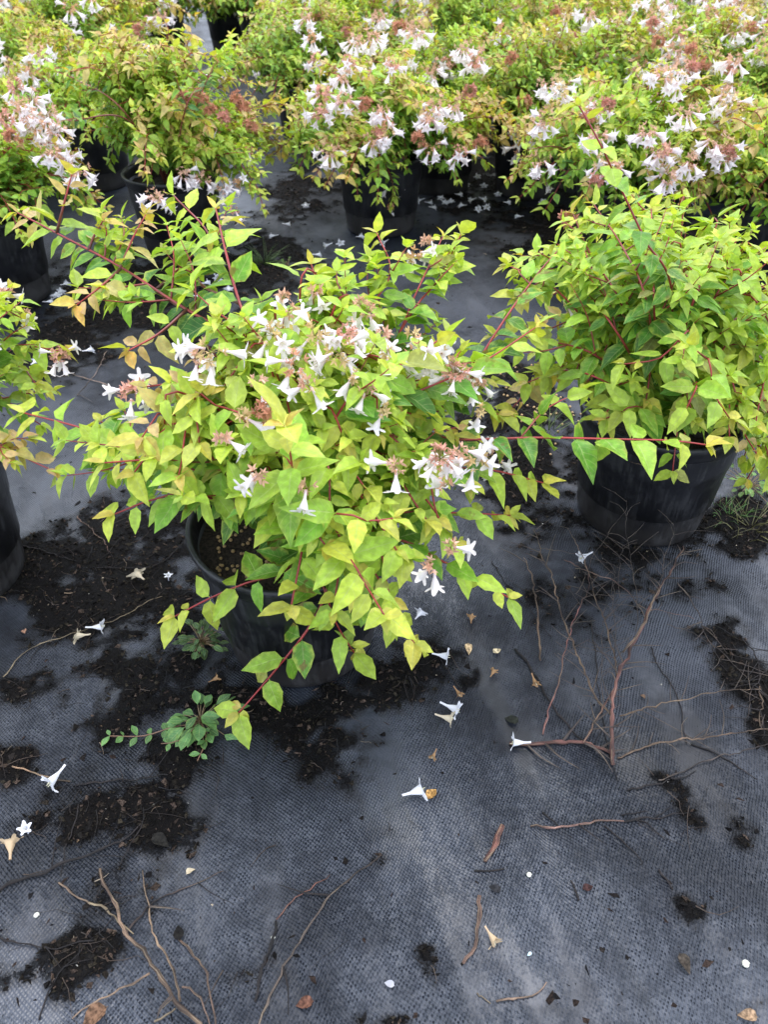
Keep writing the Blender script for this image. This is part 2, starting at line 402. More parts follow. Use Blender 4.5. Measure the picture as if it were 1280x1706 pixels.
UP = np.array((0., 0., 1.)); CAMV = np.array((0., -1., 0.))     # young leaves face the open side of the row
def shoot(P, leaf, rng, LV, st, r0=.0022, start=.12, inter=.62, side=.3, depth=0, age0=0., tip=True, young=1.0, sides=5, pale=0.0, node_jit=.3, flat=.65):
    P = spline(P, .012); n = len(P)
    seg = np.linalg.norm(np.diff(P, axis=0), axis=1); s = np.concatenate([[0], np.cumsum(seg)]); L = s[-1]
    T = np.gradient(P, axis=0); T /= np.linalg.norm(T, axis=1)[:, None] + 1e-12
    red = np.array((.30, .030, .028)) * rng.uniform(.8, 1.2); brown = np.array((.10, .045, .03))
    f = np.clip(np.linspace(0, 1, n) * 1.3 + depth * .4, 0, 1)[:, None]
    col = brown * (1 - f) + red * f; col = np.repeat(col, sides, axis=0); col = np.vstack([col, brown, red])
    tube(st, P, r0, r0 * .38, col, sides, rng=rng)
    pos = start * L; k = rng.randrange(2); ph = rng.uniform(0, 3.14)
    while pos < L - leaf * .12:
        i = min(n - 2, int(np.searchsorted(s, pos)) - 1); i = max(i, 0)
        g = (pos - s[i]) / max(seg[i], 1e-9); p = P[i] * (1 - g) + P[i + 1] * g; t = T[i]
        rest = L - pos
        size = leaf * rng.uniform(.78, 1.14) * min(1, .42 + rest / (leaf * 2.1))
        a1 = nrm(np.cross(t, UP) + np.array((1e-3, 0, 0))); a2 = np.cross(a1, t)
        ang = (k % 2) * 1.57 + ph * .0 + rng.uniform(-node_jit, node_jit)
        if abs(t[2]) < .75: ang = ang * flat                    # blades on lying shoots turn towards the light
        for sg in (1, -1):
            if rng.random() < .045: continue
            sd = (a1 * math.cos(ang) + a2 * math.sin(ang)) * sg
            d = nrm(sd * 1.0 + t * rng.uniform(.35, .75) + np.array((0, 0, rng.uniform(-.42, .10))) + np.array([rng.gauss(0, .09) for _ in range(3)]))
            nn = UP * 1.0 + t * .25 + CAMV * (.35 if flat < .5 else .1) + np.array([rng.gauss(0, .24) for _ in range(3)])
            c = age_shade_col((rest * 1.0 + age0) / young, rng) if age0 >= 0 or rest > .055 else np.array((.62, .37, .19)) * rng.uniform(.85, 1.2) * (1 - rest * 9) + np.array((.42, .52, .08)) * rest * 9
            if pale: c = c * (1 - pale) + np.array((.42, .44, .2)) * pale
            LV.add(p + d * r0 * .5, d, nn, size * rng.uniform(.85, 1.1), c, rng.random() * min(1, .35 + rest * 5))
            if depth < 2 and rest > leaf * 1.3 and rng.random() < side:
                l2 = rng.uniform(.6, 1.0) * min(rest * .6, leaf * 2.6) * (1 if depth == 0 else .6)
                q = p + nrm(sd * .8 + t * .6 + UP * .35) * l2 * .55; e = q + nrm(sd * .5 + t * .8 + UP * .15) * l2 * .5
                shoot([p, q, e], leaf * rng.uniform(.72, .92), rng, LV, st, r0 * .5, .2, inter * .85, side * .5, depth + 1, age0 + rest * .15, True, young, sides, pale)
        pos += leaf * inter * rng.uniform(.75, 1.25) * min(1, .5 + rest / (leaf * 2.5)); k += 1
    if tip:                                                     # terminal rosette of small young leaves
        t = T[-1]; a1 = nrm(np.cross(t, UP) + np.array((1e-3, 0, 0))); a2 = np.cross(a1, t); b = rng.uniform(0, 1.5)
        for j, (el, sc) in enumerate(((1., .8), (1., .76), (.55, .5), (.4, .42))):
            a = b + (j % 2) * math.pi + (j // 2) * 1.57
            d = nrm((a1 * math.cos(a) + a2 * math.sin(a)) * el + t * (.6 if el > .5 else 1.) + UP * .05)
            LV.add(P[-1], d, UP + t * .3 + np.array([rng.gauss(0, .2) for _ in range(3)]), leaf * sc * rng.uniform(.8, 1.15), age_shade_col((.008 if j > 1 else .022) / young * (.3 + 1.6 * rng.random()) + age0 * .5 + depth * .012, rng), .4)

def trumpet(buf, base, axis, L=.03, nA=20, col=(.86, .86, .88), pink=.25, rng=None, close=0., curve=.0):
    """funnel flower with five spreading lobes; axis points out of the mouth"""
    axis = nrm(axis); u = nrm(np.cross(axis, (.3, .9, .2))); v = np.cross(axis, u)
    prof = [(0, .055), (.15, .05), (.34, .06), (.47, .10), (.6, .145), (.75, .18), (.84, .20)]
    V = []; Cc = []
    rot = rng.uniform(0, 6.28) if rng else 0
    c0 = np.array(col); cp = np.array((.80, .50, .52)); cr = np.array((.86, .72, .80))
    for y, r in prof:
        for k in range(nA):
            a = 2 * math.pi * k / nA
            rr = r * L * (1 + .06 * math.cos(5 * a))
            V.append(base + axis * y * L + (u * math.cos(a + rot) + v * math.sin(a + rot)) * rr + u * curve * L * (1 - y) ** 2)
            f = max(0, 1 - y * 1.8) * pink * 2
            Cc.append(c0 * (1 - min(1, f)) + cp * min(1, f))
    jit = [rng.uniform(.85, 1.15) if rng else 1 for _ in range(5)]
    op = 1 - close
    for t in (.35, .7, 1.0):
        for k in range(nA):
            a = 2 * math.pi * k / nA
            lob = abs(math.cos(2.5 * a)) ** .75; j = jit[int(((a + math.pi / 5) / (2 * math.pi / 5))) % 5]
            # pinch the lobe towards its own centre line so petals separate
            ka = round(a / (2 * math.pi / 5)) * (2 * math.pi / 5); aa = ka + (a - ka) * (1 - .38 * t)
            rr = (.20 + op * t * .33 * lob * j + t * .015) * L
            y = .84 + .16 * lob * t - .12 * lob * t * t * op + (close * .25 * t * lob)
            V.append(base + axis * y * L + (u * math.cos(aa + rot) + v * math.sin(aa + rot)) * rr)
            Cc.append(c0 * (1 - .12 * (1 - lob)))
    n = len(prof) + 3
    i, k = np.meshgrid(np.arange(n - 1), np.arange(nA), indexing='ij'); k2 = (k + 1) % nA
    F = np.stack([i * nA + k, i * nA + k2, (i + 1) * nA + k2, (i + 1) * nA + k], -1).reshape(-1, 4)
    V = np.array(V); Cc = np.array(Cc)
    buf.add(V, F, Cc)
    if nA >= 16:                                                # stamens in the mouth
        for q in range(3):
            a = rng.uniform(0, 6.28); p0 = base + axis * L * .5; p1 = base + axis * L * rng.uniform(.88, 1.0) + (u * math.cos(a) + v * math.sin(a)) * L * .08
            tube(buf, np.array([p0, (p0 + p1) / 2, p1]), L * .012, L * .018, (.75, .72, .5), 4)
def calyx(buf, p, axis, L, rng, col):
    axis = nrm(axis); u = nrm(np.cross(axis, (.3, .9, .2))); v = np.cross(axis, u); a0 = rng.uniform(0, 6.28)
    LV = Leaves(CAL)
    for k in range(5):
        a = a0 + k * 2 * math.pi / 5
        d = nrm(axis * rng.uniform(.3, .8) + (u * math.cos(a) + v * math.sin(a)))
        LV.add(p, d, axis, L * rng.uniform(.8, 1.15), np.clip(np.array(col) * rng.uniform(.75, 1.25), 0, 1), 0)
    LV.flush(buf, rng)
SEPAL = [(.66, .33, .20), (.70, .42, .28), (.60, .34, .16), (.66, .48, .22)]
def cluster_meshes(kind, seed, hi=True, parent=None, name='flower_cluster'):
    """calyces of one inflorescence; white trumpets hang from it. Local origin = branch tip."""
    rng = random.Random(seed); b = Buf(); bl = Buf()
    nC, nF, sp = {'full': (8, 7, .020), 'few': (6, 5, .018), 'dry': (30, 0, .014), 'single': (5, 1, .008), 'pink': (18, 5, .016), 'pair': (5, 2, .010)}[kind]
    col = SEPAL[seed % 4] if kind != 'dry' else [(.52, .23, .13), (.54, .24, .17)][seed % 2]
    if kind == 'pink': col = (.72, .38, .28)
    st = Buf()
    for i in range(nC):
        d = nrm((rng.gauss(0, 1), rng.gauss(0, 1), rng.gauss(.25, .7))); p = d * sp * rng.uniform(.5, 1.2)
        tube(b, np.array([(0, 0, -.004), p * .5, p]), .0006, .0005, (.35, .3, .1), 4)
        calyx(b, p, d, rng.uniform(.007, .0105), rng, col)
    for i in range(nF):
        a = rng.uniform(0, 6.28) if nF < 3 else i * 6.28 / nF + rng.uniform(-.4, .4)
        d = nrm((math.cos(a) * rng.uniform(.3, 1.), math.sin(a) * rng.uniform(.3, 1.), rng.uniform(-1.3, .1)))
        p = nrm(d + UP * .3) * sp * rng.uniform(.4, .9)
        calyx(b, p, d, .008, rng, col)
        trumpet(bl, p, d, rng.uniform(.028, .034), 20 if hi else 10, (.93, .865, .85), rng.uniform(.05, .3), rng, close=rng.choice([0, 0, 0, .3]))
    return b, bl

def lathe(buf, prof, n, col=(.02, .02, .02), wob=0.0):
    V = []
    for r, z in prof:
        a = np.arange(n) * 2 * math.pi / n
        V.append(np.stack([r * np.cos(a), r * np.sin(a), np.full(n, z)], 1))
    V = np.concatenate(V); m = len(prof)
    i, k = np.meshgrid(np.arange(m - 1), np.arange(n), indexing='ij'); k2 = (k + 1) % n
    F = np.stack([i * n + k, i * n + k2, (i + 1) * n + k2, (i + 1) * n + k], -1).reshape(-1, 4)
    buf.add(V, F, col)
POT_PROTO = {}
def pot_parts(parent, n=72):
    """black nursery pot, 26 cm across the rim, 21 cm high"""
    if n not in POT_PROTO:
        b = Buf(); lathe(b, [(0, .004), (.092, .004), (.098, .0), (.101, .003), (.103, .02), (.1085, .07), (.1095, .072), (.1105, .085), (.116, .135), (.1175, .137), (.119, .150), (.1215, .182), (.1215, .186), (.1185, .186), (.1165, .150), (.110, .06), (0, .055)], n)
        r = Buf(); lathe(r, [(.1186, .184), (.1236, .184), (.1250, .187), (.1258, .198), (.1296, .2015), (.1312, .205), (.1312, .209), (.1296, .2115), (.1265, .212), (.1240, .2095), (.1225, .204), (.1206, .196), (.1186, .184)], n)
        s = Buf(); g = 26; P = []; F = []
        rr = np.linspace(0, .1195, 14); aa = np.arange(40) * 2 * math.pi / 40
        for q in rr:
            x = q * np.cos(aa); y = q * np.sin(aa)
            P.append(np.stack([x, y, .168 + .014 * fbm(x * 60 + 9, y * 60 + 3, 3, 4) + .004 * fbm(x * 260, y * 260, 2, 8)], 1))
        P = np.concatenate(P); i, k = np.meshgrid(np.arange(13), np.arange(40), indexing='ij'); k2 = (k + 1) % 40
        s.add(P, np.stack([i * 40 + k, i * 40 + k2, (i + 1) * 40 + k2, (i + 1) * 40 + k], -1).reshape(-1, 4), (.035, .025, .018))
        POT_PROTO[n] = (b, r, s)
        o = b.build('pot', M_POT, parent); ri = r.build('rim', M_POT, o); so_ = s.build('soil', M_SOIL, parent)
        POT_PROTO[n] = (o.data, ri.data, so_.data)
        return
    a, r_, s = POT_PROTO[n]
    o = bpy.data.objects.new('pot', a); COL.objects.link(o); o.parent = parent
    q = bpy.data.objects.new('rim', r_); COL.objects.link(q); q.parent = o
    q = bpy.data.objects.new('soil', s); COL.objects.link(q); q.parent = parent
CLUST = {}
def put_cluster(parent, p, kind, rng, hi=True, sc=1.0):
    """shares a few cluster meshes; near clusters keep their blossoms as a child"""
    key = (kind, rng.randrange(4), hi)
    if key not in CLUST:
        b, bl = cluster_meshes(kind, hash_int(key), hi)
        c = b.build('flower_cluster', M_PETAL); 
        f = bl.build('blossoms', M_PETAL, c) if bl.n else None
        CLUST[key] = (c.data, f.data if f else None)
        if f: bpy.data.objects.remove(f)
        bpy.data.objects.remove(c)
    cm, fm = CLUST[key]
    o = bpy.data.objects.new('flower_cluster', cm); COL.objects.link(o); o.parent = parent
    o.location = tuple(p); o.rotation_euler = (rng.uniform(-.35, .35), rng.uniform(-.35, .35), rng.uniform(0, 6.28)); o.scale = (sc,) * 3
    if fm:
        f = bpy.data.objects.new('blossoms', fm); COL.objects.link(f); f.parent = o
    return o
def hash_int(k): return sum(ord(ch) * (i + 3) for i, ch in enumerate(str(k))) % 9973

def arc(c, tip, rng, lift=.05, base_r=.025):
    """stem path from the soil up and over to the tip (all in plant space)"""
    tip = np.asarray(tip, float)
    a = math.atan2(tip[1], tip[0]) + rng.uniform(-.5, .5); b = np.array((math.cos(a) * base_r * rng.random(), math.sin(a) * base_r * rng.random(), .175))
    h = np.array((tip[0], tip[1], 0.)); m1 = b + h * .22 + UP * (max(.06, (tip[2] - .175) * .55) + lift * .3)
    m2 = b + h * .62 + UP * (max(.05, (tip[2] - .175) * .92) + lift)
    m1[:2] += np.array((rng.gauss(0, .012), rng.gauss(0, .012))); m2[:2] += np.array((rng.gauss(0, .015), rng.gauss(0, .015)))
    return [b, m1, m2, tip]

def shrub(label, loc, rad, h, n_sh, seed, clusters=(), leaf=.036, hi=False, tips=(), paths=(), per_branch=False, side=.3, group=None, young=1.0, low=-.25, flowers=0, fk=('full', 'few'), rz=0, inner=.35, pots=72, azr=(0, 6.283), pale=0., gap=None, name='potted_shrub'):
    """flowers: number of random flower clusters on the crown; clusters: explicit (point, kind)"""
    rng = random.Random(seed); root = empty(name, loc, rz)
    tag(root, label, 'potted shrub', group)
    pot_parts(root, pots)
    T = HI if hi else LO; sides = 6 if hi else 4
    bufS, bufL = Buf(), Buf(); LV = Leaves(T)
    def one(P, lf, big=False, **kw):
        if per_branch and big:
            s_, l_ = Buf(), Buf(); V_ = Leaves(T)
            shoot(P, lf, rng, V_, s_, sides=sides, pale=pale, young=young, **kw)
            V_.flush(l_, rng); o = s_.build('branch', M_STEM, root); l_.build('leaves', M_LEAF, o)
        else: shoot(P, lf, rng, LV, bufS, sides=sides, pale=pale, young=young, **kw)
    for P, lf, kw in paths: one(P, lf, True, **kw)
    for p in tips: one(arc(None, p, rng), leaf * rng.uniform(.9, 1.15), True, r0=.0024, start=.3, side=side)
    for i in range(n_sh):
        inn = i < n_sh * inner
        a = rng.uniform(*azr); e = math.asin(rng.uniform(low, 1.0))
        if gap and gap[0] < a < gap[1] and e < .75: e = rng.uniform(.8, 1.4)
        q = rng.uniform(.35, .8) if inn else rng.uniform(.78, 1.14) * (1.22 if rng.random() < .14 and not hi else 1)
        tip = np.array((rad * math.cos(e) * math.cos(a) * q, rad * math.cos(e) * math.sin(a) * q, .2 + h * math.sin(e) * q))
        P = arc(None, tip, rng, lift=.06 if e < .3 else .02)
        one(P, leaf * rng.uniform(.8, 1.15), False, r0=.0022, start=.28, side=side, age0=.10 * (1 - q) * 2.5 + (.04 if e < 0 else 0))  # inner and low shoots coloured older; their darker green is partly painted shade
    LV.flush(bufL, rng)
    bufS.build('stems', M_STEM, root); bufL.build('foliage', M_LEAF, root)
    for p, k in clusters: put_cluster(root, p, 'few' if (k == 'full' and hi and rng.random() < .75) else k, rng, hi, rng.uniform(.9, 1.1) * (.72 if hi else 1.0))
    for i in range(flowers):
        a = rng.uniform(*azr); e = math.asin(rng.uniform(.0, .95)); q = rng.uniform(1.06, 1.24)
        p = (rad * math.cos(e) * math.cos(a) * q, rad * math.cos(e) * math.sin(a) * q, .205 + h * math.sin(e) * q)
        put_cluster(root, p, rng.choice(fk), rng, hi, rng.uniform(1.05, 1.3))
    return root

# ------------------------------------------------------------------ the ground: one sheet, woven fabric with mud
MUD = [(210, 900, 110, 60, 1), (130, 1000, 110, 60, .9), (60, 930, 60, 60, .8), (330, 950, 50, 40, .9), (250, 990, 90, 50, 1), (200, 1100, 110, 55, .9), (330, 1100, 60, 70, 1),
       (270, 1250, 60, 40, .8), (200, 1200, 60, 60, .7), (230, 1420, 75, 100, .85), (170, 1340, 70, 50, .7), (70, 1560, 110, 60, .75), (150, 1600, 60, 70, .7), (30, 1250, 70, 25, .8), (10, 1150, 50, 40, .6),
       (480, 1175, 160, 32, .95), (640, 1110, 90, 50, .8), (740, 1130, 40, 50, .55), (540, 1240, 80, 50, .5), (850, 690, 90, 60, 1), (900, 760, 70, 60, 1), (840, 800, 60, 50, .8), (880, 850, 60, 60, .8), (860, 620, 60, 30, .7),  # first entry: dark strip along the front foot of the nearest pot
       (1210, 880, 100, 45, 1), (1150, 950, 50, 30, .8), (1255, 1130, 40, 90, 1), (1190, 1060, 60, 30, .6), (1110, 1480, 24, 26, .62), (1010, 930, 120, 60, .6), (1080, 1300, 40, 20, .6), (640, 1400, 50, 20, .5),
       (230, 470, 160, 50, .9), (120, 560, 110, 60, .7), (330, 540, 100, 40, .8), (830, 280, 80, 50, 1), (780, 330, 90, 50, .6), (900, 370, 70, 40, .7), (430, 440, 80, 50, .9), (500, 320, 60, 40, .8), (1150, 390, 90, 30, .9), (860, 420, 60, 40, .5),
       (1100, 1330, 60, 25, .5), (1240, 1350, 50, 30, .42), (600, 1300, 60, 30, .3), (940, 1010, 60, 60, .5), (760, 1600, 30, 20, .5), (640, 1690, 60, 20, .6), (1230, 1690, 60, 30, .4), (430, 1640, 40, 30, .35)]
def mudval(x, y):
    m = np.zeros_like(x); vn1 = fbm(x * 9, y * 9, 4, 91); vn2 = fbm(x * 9, y * 9, 4, 95)
    for px, py, rx, ry, s in MUD:
        c = at(px, py); a = at(px + rx, py); b = at(px, py - ry); b2 = at(px, py + ry)
        wx = a[0] - c[0]; wy = (b[1] - b2[1]) / 2
        d = ((x - c[0] + .12 * (vn1 - .5)) / wx) ** 2 + ((y - c[1] + .12 * (vn2 - .5)) / wy) ** 2
        m = np.maximum(m, s * np.exp(-d * .75))
    n = fbm(x * 13, y * 13, 5, 3); n2 = fbm(x * 45, y * 45, 4, 9)
    base = .42 * np.clip((y - 1.2) / 1.5, 0, 1) * fbm(x * 3, y * 3, 3, 77)
    return np.clip(np.maximum(m, base) * (-.1 + 2.1 * n) + (n2 - .5) * 1.0 * np.clip(m * 3, 0, 1), 0, 1)
def ground_h(x, y, mv=None):
    c, s = math.cos(R(14)), math.sin(R(14))
    u = x * c + y * s; v = -x * s + y * c
    h = .010 * (fbm(u * 5, v * 1.6, 3, 21) - .5) + .004 * (fbm(u * 16, v * 4, 3, 31) - .5)
    h = h + .0035 * np.exp(-((u - .02 - .05 * (fbm(v * 2, v * 0, 2, 5) - .5)) / .006) ** 2)
    h = h + .003 * np.exp(-((u - .27 - .06 * (fbm(v * 1.7, v * 0 + 3, 2, 6) - .5)) / .008) ** 2)
    if mv is None: mv = mudval(x, y)
    k = np.clip((mv - .38) / .25, 0, 1)
    return h + k * (.0015 + .009 * fbm(x * 70, y * 70, 4, 51) * fbm(x * 18, y * 18, 2, 52))
xs = np.concatenate([-np.geomspace(80, 1.65, 22), np.arange(-1.6, 1.6, .0062), np.geomspace(1.65, 80, 22)])
ys = np.concatenate([-np.geomspace(40, .25, 12), [-.1, .0, .08], np.arange(.14, 1.8, .0060), np.arange(1.8, 3.4, .011), np.geomspace(3.5, 120, 24)])
X, Y = np.meshgrid(xs, ys, indexing='ij'); MV = mudval(X, Y); fade = np.clip((6 - np.hypot(X, Y)) / 3, 0, 1)
Z = ground_h(X, Y, MV) * fade
gb = Buf(); i, k = np.meshgrid(np.arange(len(xs) - 1), np.arange(len(ys) - 1), indexing='ij'); ny = len(ys)
gb.add(np.stack([X, Y, Z], -1).reshape(-1, 3), np.stack([i * ny + k, (i + 1) * ny + k, (i + 1) * ny + k + 1, i * ny + k + 1], -1).reshape(-1, 4), (.03, .03, .03))
ground = gb.build('ground_fabric', M_FABRIC); tag(ground, kind='structure')
a = ground.data.attributes.new('mud', 'FLOAT', 'POINT'); a.data.foreach_set('value', MV.ravel().astype(np.float32))
def gz(x, y): return float(ground_h(np.array([x]), np.array([y]))[0])
def gp(px, py, dz=0.):
    p = at(px, py); p[2] = gz(p[0], p[1]) + dz; return p

# ------------------------------------------------------------------ loose soil crumbs and dark litter (uncountable)
rs = np.random.RandomState(4)
def crumbs(n, keep, size, cols, flat, seed, name, matl, asp=(.25, 1), xr=(-1.3, 1.3), yr=(.2, 2.9)):
    r = np.random.RandomState(seed)
    x = r.uniform(*xr, n * 8); y = yr[0] + (yr[1] - yr[0]) * r.uniform(0, 1, n * 8) ** 1.7
    m = mudval(x, y); ok = np.nonzero(r.uniform(0, 1, n * 8) < keep(m))[0][:n]
    x, y, m = x[ok], y[ok], m[ok]; k = len(x); z = ground_h(x, y, m)
    s = size[0] + (size[1] - size[0]) * r.uniform(0, 1, k) ** 3
    # squashed octahedra with jittered corners
    O = np.array([(1, 0, 0), (0, 1, 0), (-1, 0, 0), (0, -1, 0), (.0, .0, 1), (.0, 0, -.6)], float)
    F = np.array([(0, 1, 4), (1, 2, 4), (2, 3, 4), (3, 0, 4), (1, 0, 5), (2, 1, 5), (3, 2, 5), (0, 3, 5)])
    V = O[None] + r.uniform(-.55, .55, (k, 6, 3)); V = V * np.stack([np.ones(k), r.uniform(*asp, k) ** 1.5, r.uniform(*flat, k)], 1)[:, None]
    a = r.uniform(0, 6.28, k); ca, sa = np.cos(a)[:, None], np.sin(a)[:, None]
    W = np.stack([V[:, :, 0] * ca - V[:, :, 1] * sa, V[:, :, 0] * sa + V[:, :, 1] * ca, V[:, :, 2]], -1) * s[:, None, None]
    W += np.stack([x, y, z + s * flat[0] * .4], 1)[:, None]
    cc = np.array(cols)[r.randint(0, len(cols), k)] * r.uniform(.6, 1.4, (k, 1))
    b = Buf(); b.add(W.reshape(-1, 3), (F[None] + (np.arange(k) * 6)[:, None, None]).reshape(-1, 3), np.repeat(cc, 6, 0))
    return tag(b.build(name, matl, smooth=False), kind='stuff')
crumbs(48000, lambda m: np.clip((m - .22) * 2.2, 0, 1) ** 1.3, (.0006, .0050), [(.010, .008, .006), (.014, .011, .008), (.006, .005, .0045), (.05, .035, .026), (.022, .018, .012), (.007, .006, .005)], (.3, .8), 1, 'soil_crumbs', M_CRUMB)
crumbs(4200, lambda m: .10 + np.clip((m - .2) * .6, 0, .4), (.0010, .0072), [(.005, .0045, .005), (.010, .008, .007), (.02, .013, .010)], (.05, .2), 2, 'dark_litter', M_CRUMB, asp=(.15, .95))
crumbs(600, lambda m: .02 + np.clip((m - .3) * 1.5, 0, 1), (.0008, .0022), [(.30, .25, .18), (.4, .38, .33), (.18, .12, .07)], (.3, .7), 3, 'pale_grit', M_CRUMB)

def fibres(n, keep, seed, name, cols, L0, L1, r0):
    r = np.random.RandomState(seed); rng = random.Random(seed); b = Buf(); k = 0
    x = r.uniform(-1.1, 1.1, n * 12); y = .2 + 2.4 * r.uniform(0, 1, n * 12) ** 1.8; m = mudval(x, y)
    for i in np.nonzero(r.uniform(0, 1, n * 12) < keep(m))[0][:n]:
        a = rng.uniform(0, 6.28); L = rng.uniform(L0, L1) * rng.random() ** .5; P = [(x[i], y[i])]
        for q in range(4): a += rng.gauss(0, .35); P.append((P[-1][0] + math.cos(a) * L / 4, P[-1][1] + math.sin(a) * L / 4))
        P = np.array(P); z = ground_h(P[:, 0], P[:, 1]) + .0008 + r.uniform(0, .0025)
        tube(b, np.column_stack([P, z]), r0 * rng.uniform(.6, 1.6), r0 * .4, np.array(rng.choice(cols)) * rng.uniform(.6, 1.4), 3)
    return tag(b.build(name, M_DEAD), kind='stuff')
fibres(900, lambda m: .01 + np.clip((m - .15) * 1.2, 0, 1), 7, 'dark_root_litter', [(.02, .014, .01), (.008, .007, .007), (.06, .04, .028)], .01, .07, .0005)
fibres(160, lambda m: .01 + np.clip((m - .25) * 1.2, 0, 1), 8, 'pale_straw_litter', [(.28, .2, .13), (.2, .15, .12), (.35, .28, .2)], .006, .03, .0005)
# ------------------------------------------------------------------ the main shrub in the foreground
def rel(p, c): return np.asarray(p) - np.array((c[0], c[1], 0))
mc = at(486, 868, .21); mloc = (mc[0], mc[1], gz(mc[0], mc[1]) + .001)
MD = ((mc[0], mc[1] + .015, .2), (.25, .25, .25))
def PX(c, *pts): return [rel(at(*p), c) for p in pts]
b0 = (0.0, 0.0, .18)
def pth(c, lf, *pts, **kw):
    return ([np.array(kw.pop('b', b0))] + PX(c, *pts), lf * .95, dict(kw, flat=.4))
mp = [
    pth(mc, .050, (455, 828, .32), (350, 790, .33), (240, 757, .33), (140, 718, .33), (42, 692, .33), start=.25, side=.12, r0=.0024, inter=.68),
    pth(mc, .046, (430, 785, .36), (340, 792, .36), (262, 752, .37), start=.3, side=.1),
    pth(mc, .046, (450, 640, .42), (400, 510, .47), (378, 430, .50), (360, 352, .52), start=.25, side=.06, r0=.0028, inter=.62, age0=-.02),
    pth(mc, .044, (470, 640, .38), (420, 580, .40), (312, 520, .42), (200, 448, .43), (95, 392, .44), (30, 358, .45), start=.3, side=.22, r0=.0028, inter=.6, age0=-.02),
    pth(mc, .044, (201, 450, .43), (222, 400, .46), (243, 362, .48), b=rel(at(201, 450, .43), mc), start=.12, side=.0, inter=.55, age0=-.035),
    pth(mc, .042, (170, 480, .43), (128, 512, .42), b=rel(at(201, 452, .43), mc), start=.2, side=.0, age0=-.035),
    pth(mc, .044, (265, 560, .41), (215, 588, .41), b=rel(at(312, 520, .42), mc), start=.3, side=.0, age0=-.035),
    pth(mc, .040, (158, 395, .45), (172, 372, .47), b=rel(at(148, 420, .435), mc), start=.3, side=.0, age0=-.035),
    pth(mc, .044, (108, 340, .48), (120, 295, .51), b=rel(at(95, 392, .44), mc), start=.15, side=.0, inter=.5, age0=-.035),
    pth(mc, .042, (290, 460, .43), (322, 428, .45), b=rel(at(262, 485, .42), mc), start=.2, side=.1),
    pth(mc, .042, (240, 480, .42), (185, 492, .42), b=rel(at(300, 515, .42), mc), start=.2, side=.1),
    pth(mc, .040, (330, 470, .44), (350, 400, .48), (290, 330, .50), b=rel(at(400, 510, .46), mc), start=.2, side=.1),
    pth(mc, .046, (640, 728, .34), (760, 736, .345), (900, 733, .355), (1040, 736, .365), (1120, 738, .37), (1175, 745, .37), start=.3, side=.05, r0=.0022, inter=.62),
    pth(mc, .042, (760, 660, .36), (800, 600, .39), (845, 530, .42), (900, 455, .44), (950, 400, .46), start=.35, side=.06, r0=.0024),
    pth(mc, .040, (665, 560, .40), (730, 470, .44), (768, 395, .48), start=.45, side=.1, inter=.45),
    pth(mc, .040, (650, 590, .38), (690, 500, .43), (738, 398, .47), start=.45, side=.1, inter=.45),
    pth(mc, .040, (600, 560, .40), (650, 460, .45), (628, 392, .48), start=.5, side=.3),
    pth(mc, .038, (520, 560, .44), (530, 490, .46), (519, 445, .48), start=.5, side=.3, inter=.5),
    pth(mc, .046, (560, 700, .42), (640, 632, .44), (745, 562, .46), start=.35, side=.15),
    pth(mc, .046, (590, 700, .40), (700, 655, .41), (800, 610, .42), (895, 548, .43), start=.35, side=.0),
    pth(mc, .060, (488, 800, .40), (482, 750, .45), (474, 715, .48), start=.5, side=.0, inter=.42),
    pth(mc, .050, (570, 925, .33), (610, 980, .33), (640, 1028, .33), start=.3, side=.1, inter=.6),
    pth(mc, .048, (600, 930, .28), (650, 1010, .25), (690, 1075, .22), start=.3, side=.1),
    pth(mc, .054, (545, 960, .22), (520, 1040, .17), (450, 1130, .10), (398, 1190, .06), start=.35, side=.0, inter=.85, r0=.0026),
    pth(mc, .046, (480, 950, .27), (410, 975, .25), (350, 1000, .23), (292, 1030, .21), start=.35, side=.0, inter=.8),
    pth(mc, .050, (560, 860, .38), (610, 872, .38), (655, 868, .38), start=.3, side=.1),
    pth(mc, .044, (650, 900, .28), (730, 935, .25), (790, 965, .22), (846, 998, .19), start=.35, side=.05),
    pth(mc, .042, (650, 860, .30), (760, 858, .28), (850, 862, .26), start=.4, side=.1),
    pth(mc, .044, (680, 800, .32), (800, 785, .31), (905, 808, .30), start=.35, side=.1),
    pth(mc, .048, (530, 960, .24), (560, 1040, .18), (590, 1090, .13), start=.3, side=.1),
    pth(mc, .044, (340, 830, .33), (260, 835, .31), (192, 860, .29), start=.35, side=.1),
    pth(mc, .046, (360, 770, .37), (250, 770, .36), (175, 775, .35), start=.35, side=.15),
    pth(mc, .046, (420, 720, .42), (360, 680, .43), (335, 660, .44), start=.35, side=.2),
]
rm_ = random.Random(77)
mtips = []
for (px, py) in [(420, 600), (380, 640), (470, 560), (560, 520), (600, 560), (640, 520), (520, 640), (600, 650), (680, 620), (700, 700), (640, 720), (580, 760), (520, 830), 
                 (340, 740), (300, 790), (620, 810), (700, 780), (750, 720), (780, 670), (740, 860), (660, 930), (600, 960), (540, 920), (700, 880), (770, 800), (480, 1000),
                 (550, 870), (500, 760), (570, 600), (640, 670), (760, 920), (560, 1010), (660, 990), (820, 690), (830, 640), (270, 720), (230, 800), (540, 470), (600, 500), (560, 560)]:
    mtips.append(rel(on_dome(px + rm_.uniform(-12, 12), py + rm_.uniform(-12, 12), *MD), mc))
mcl = []
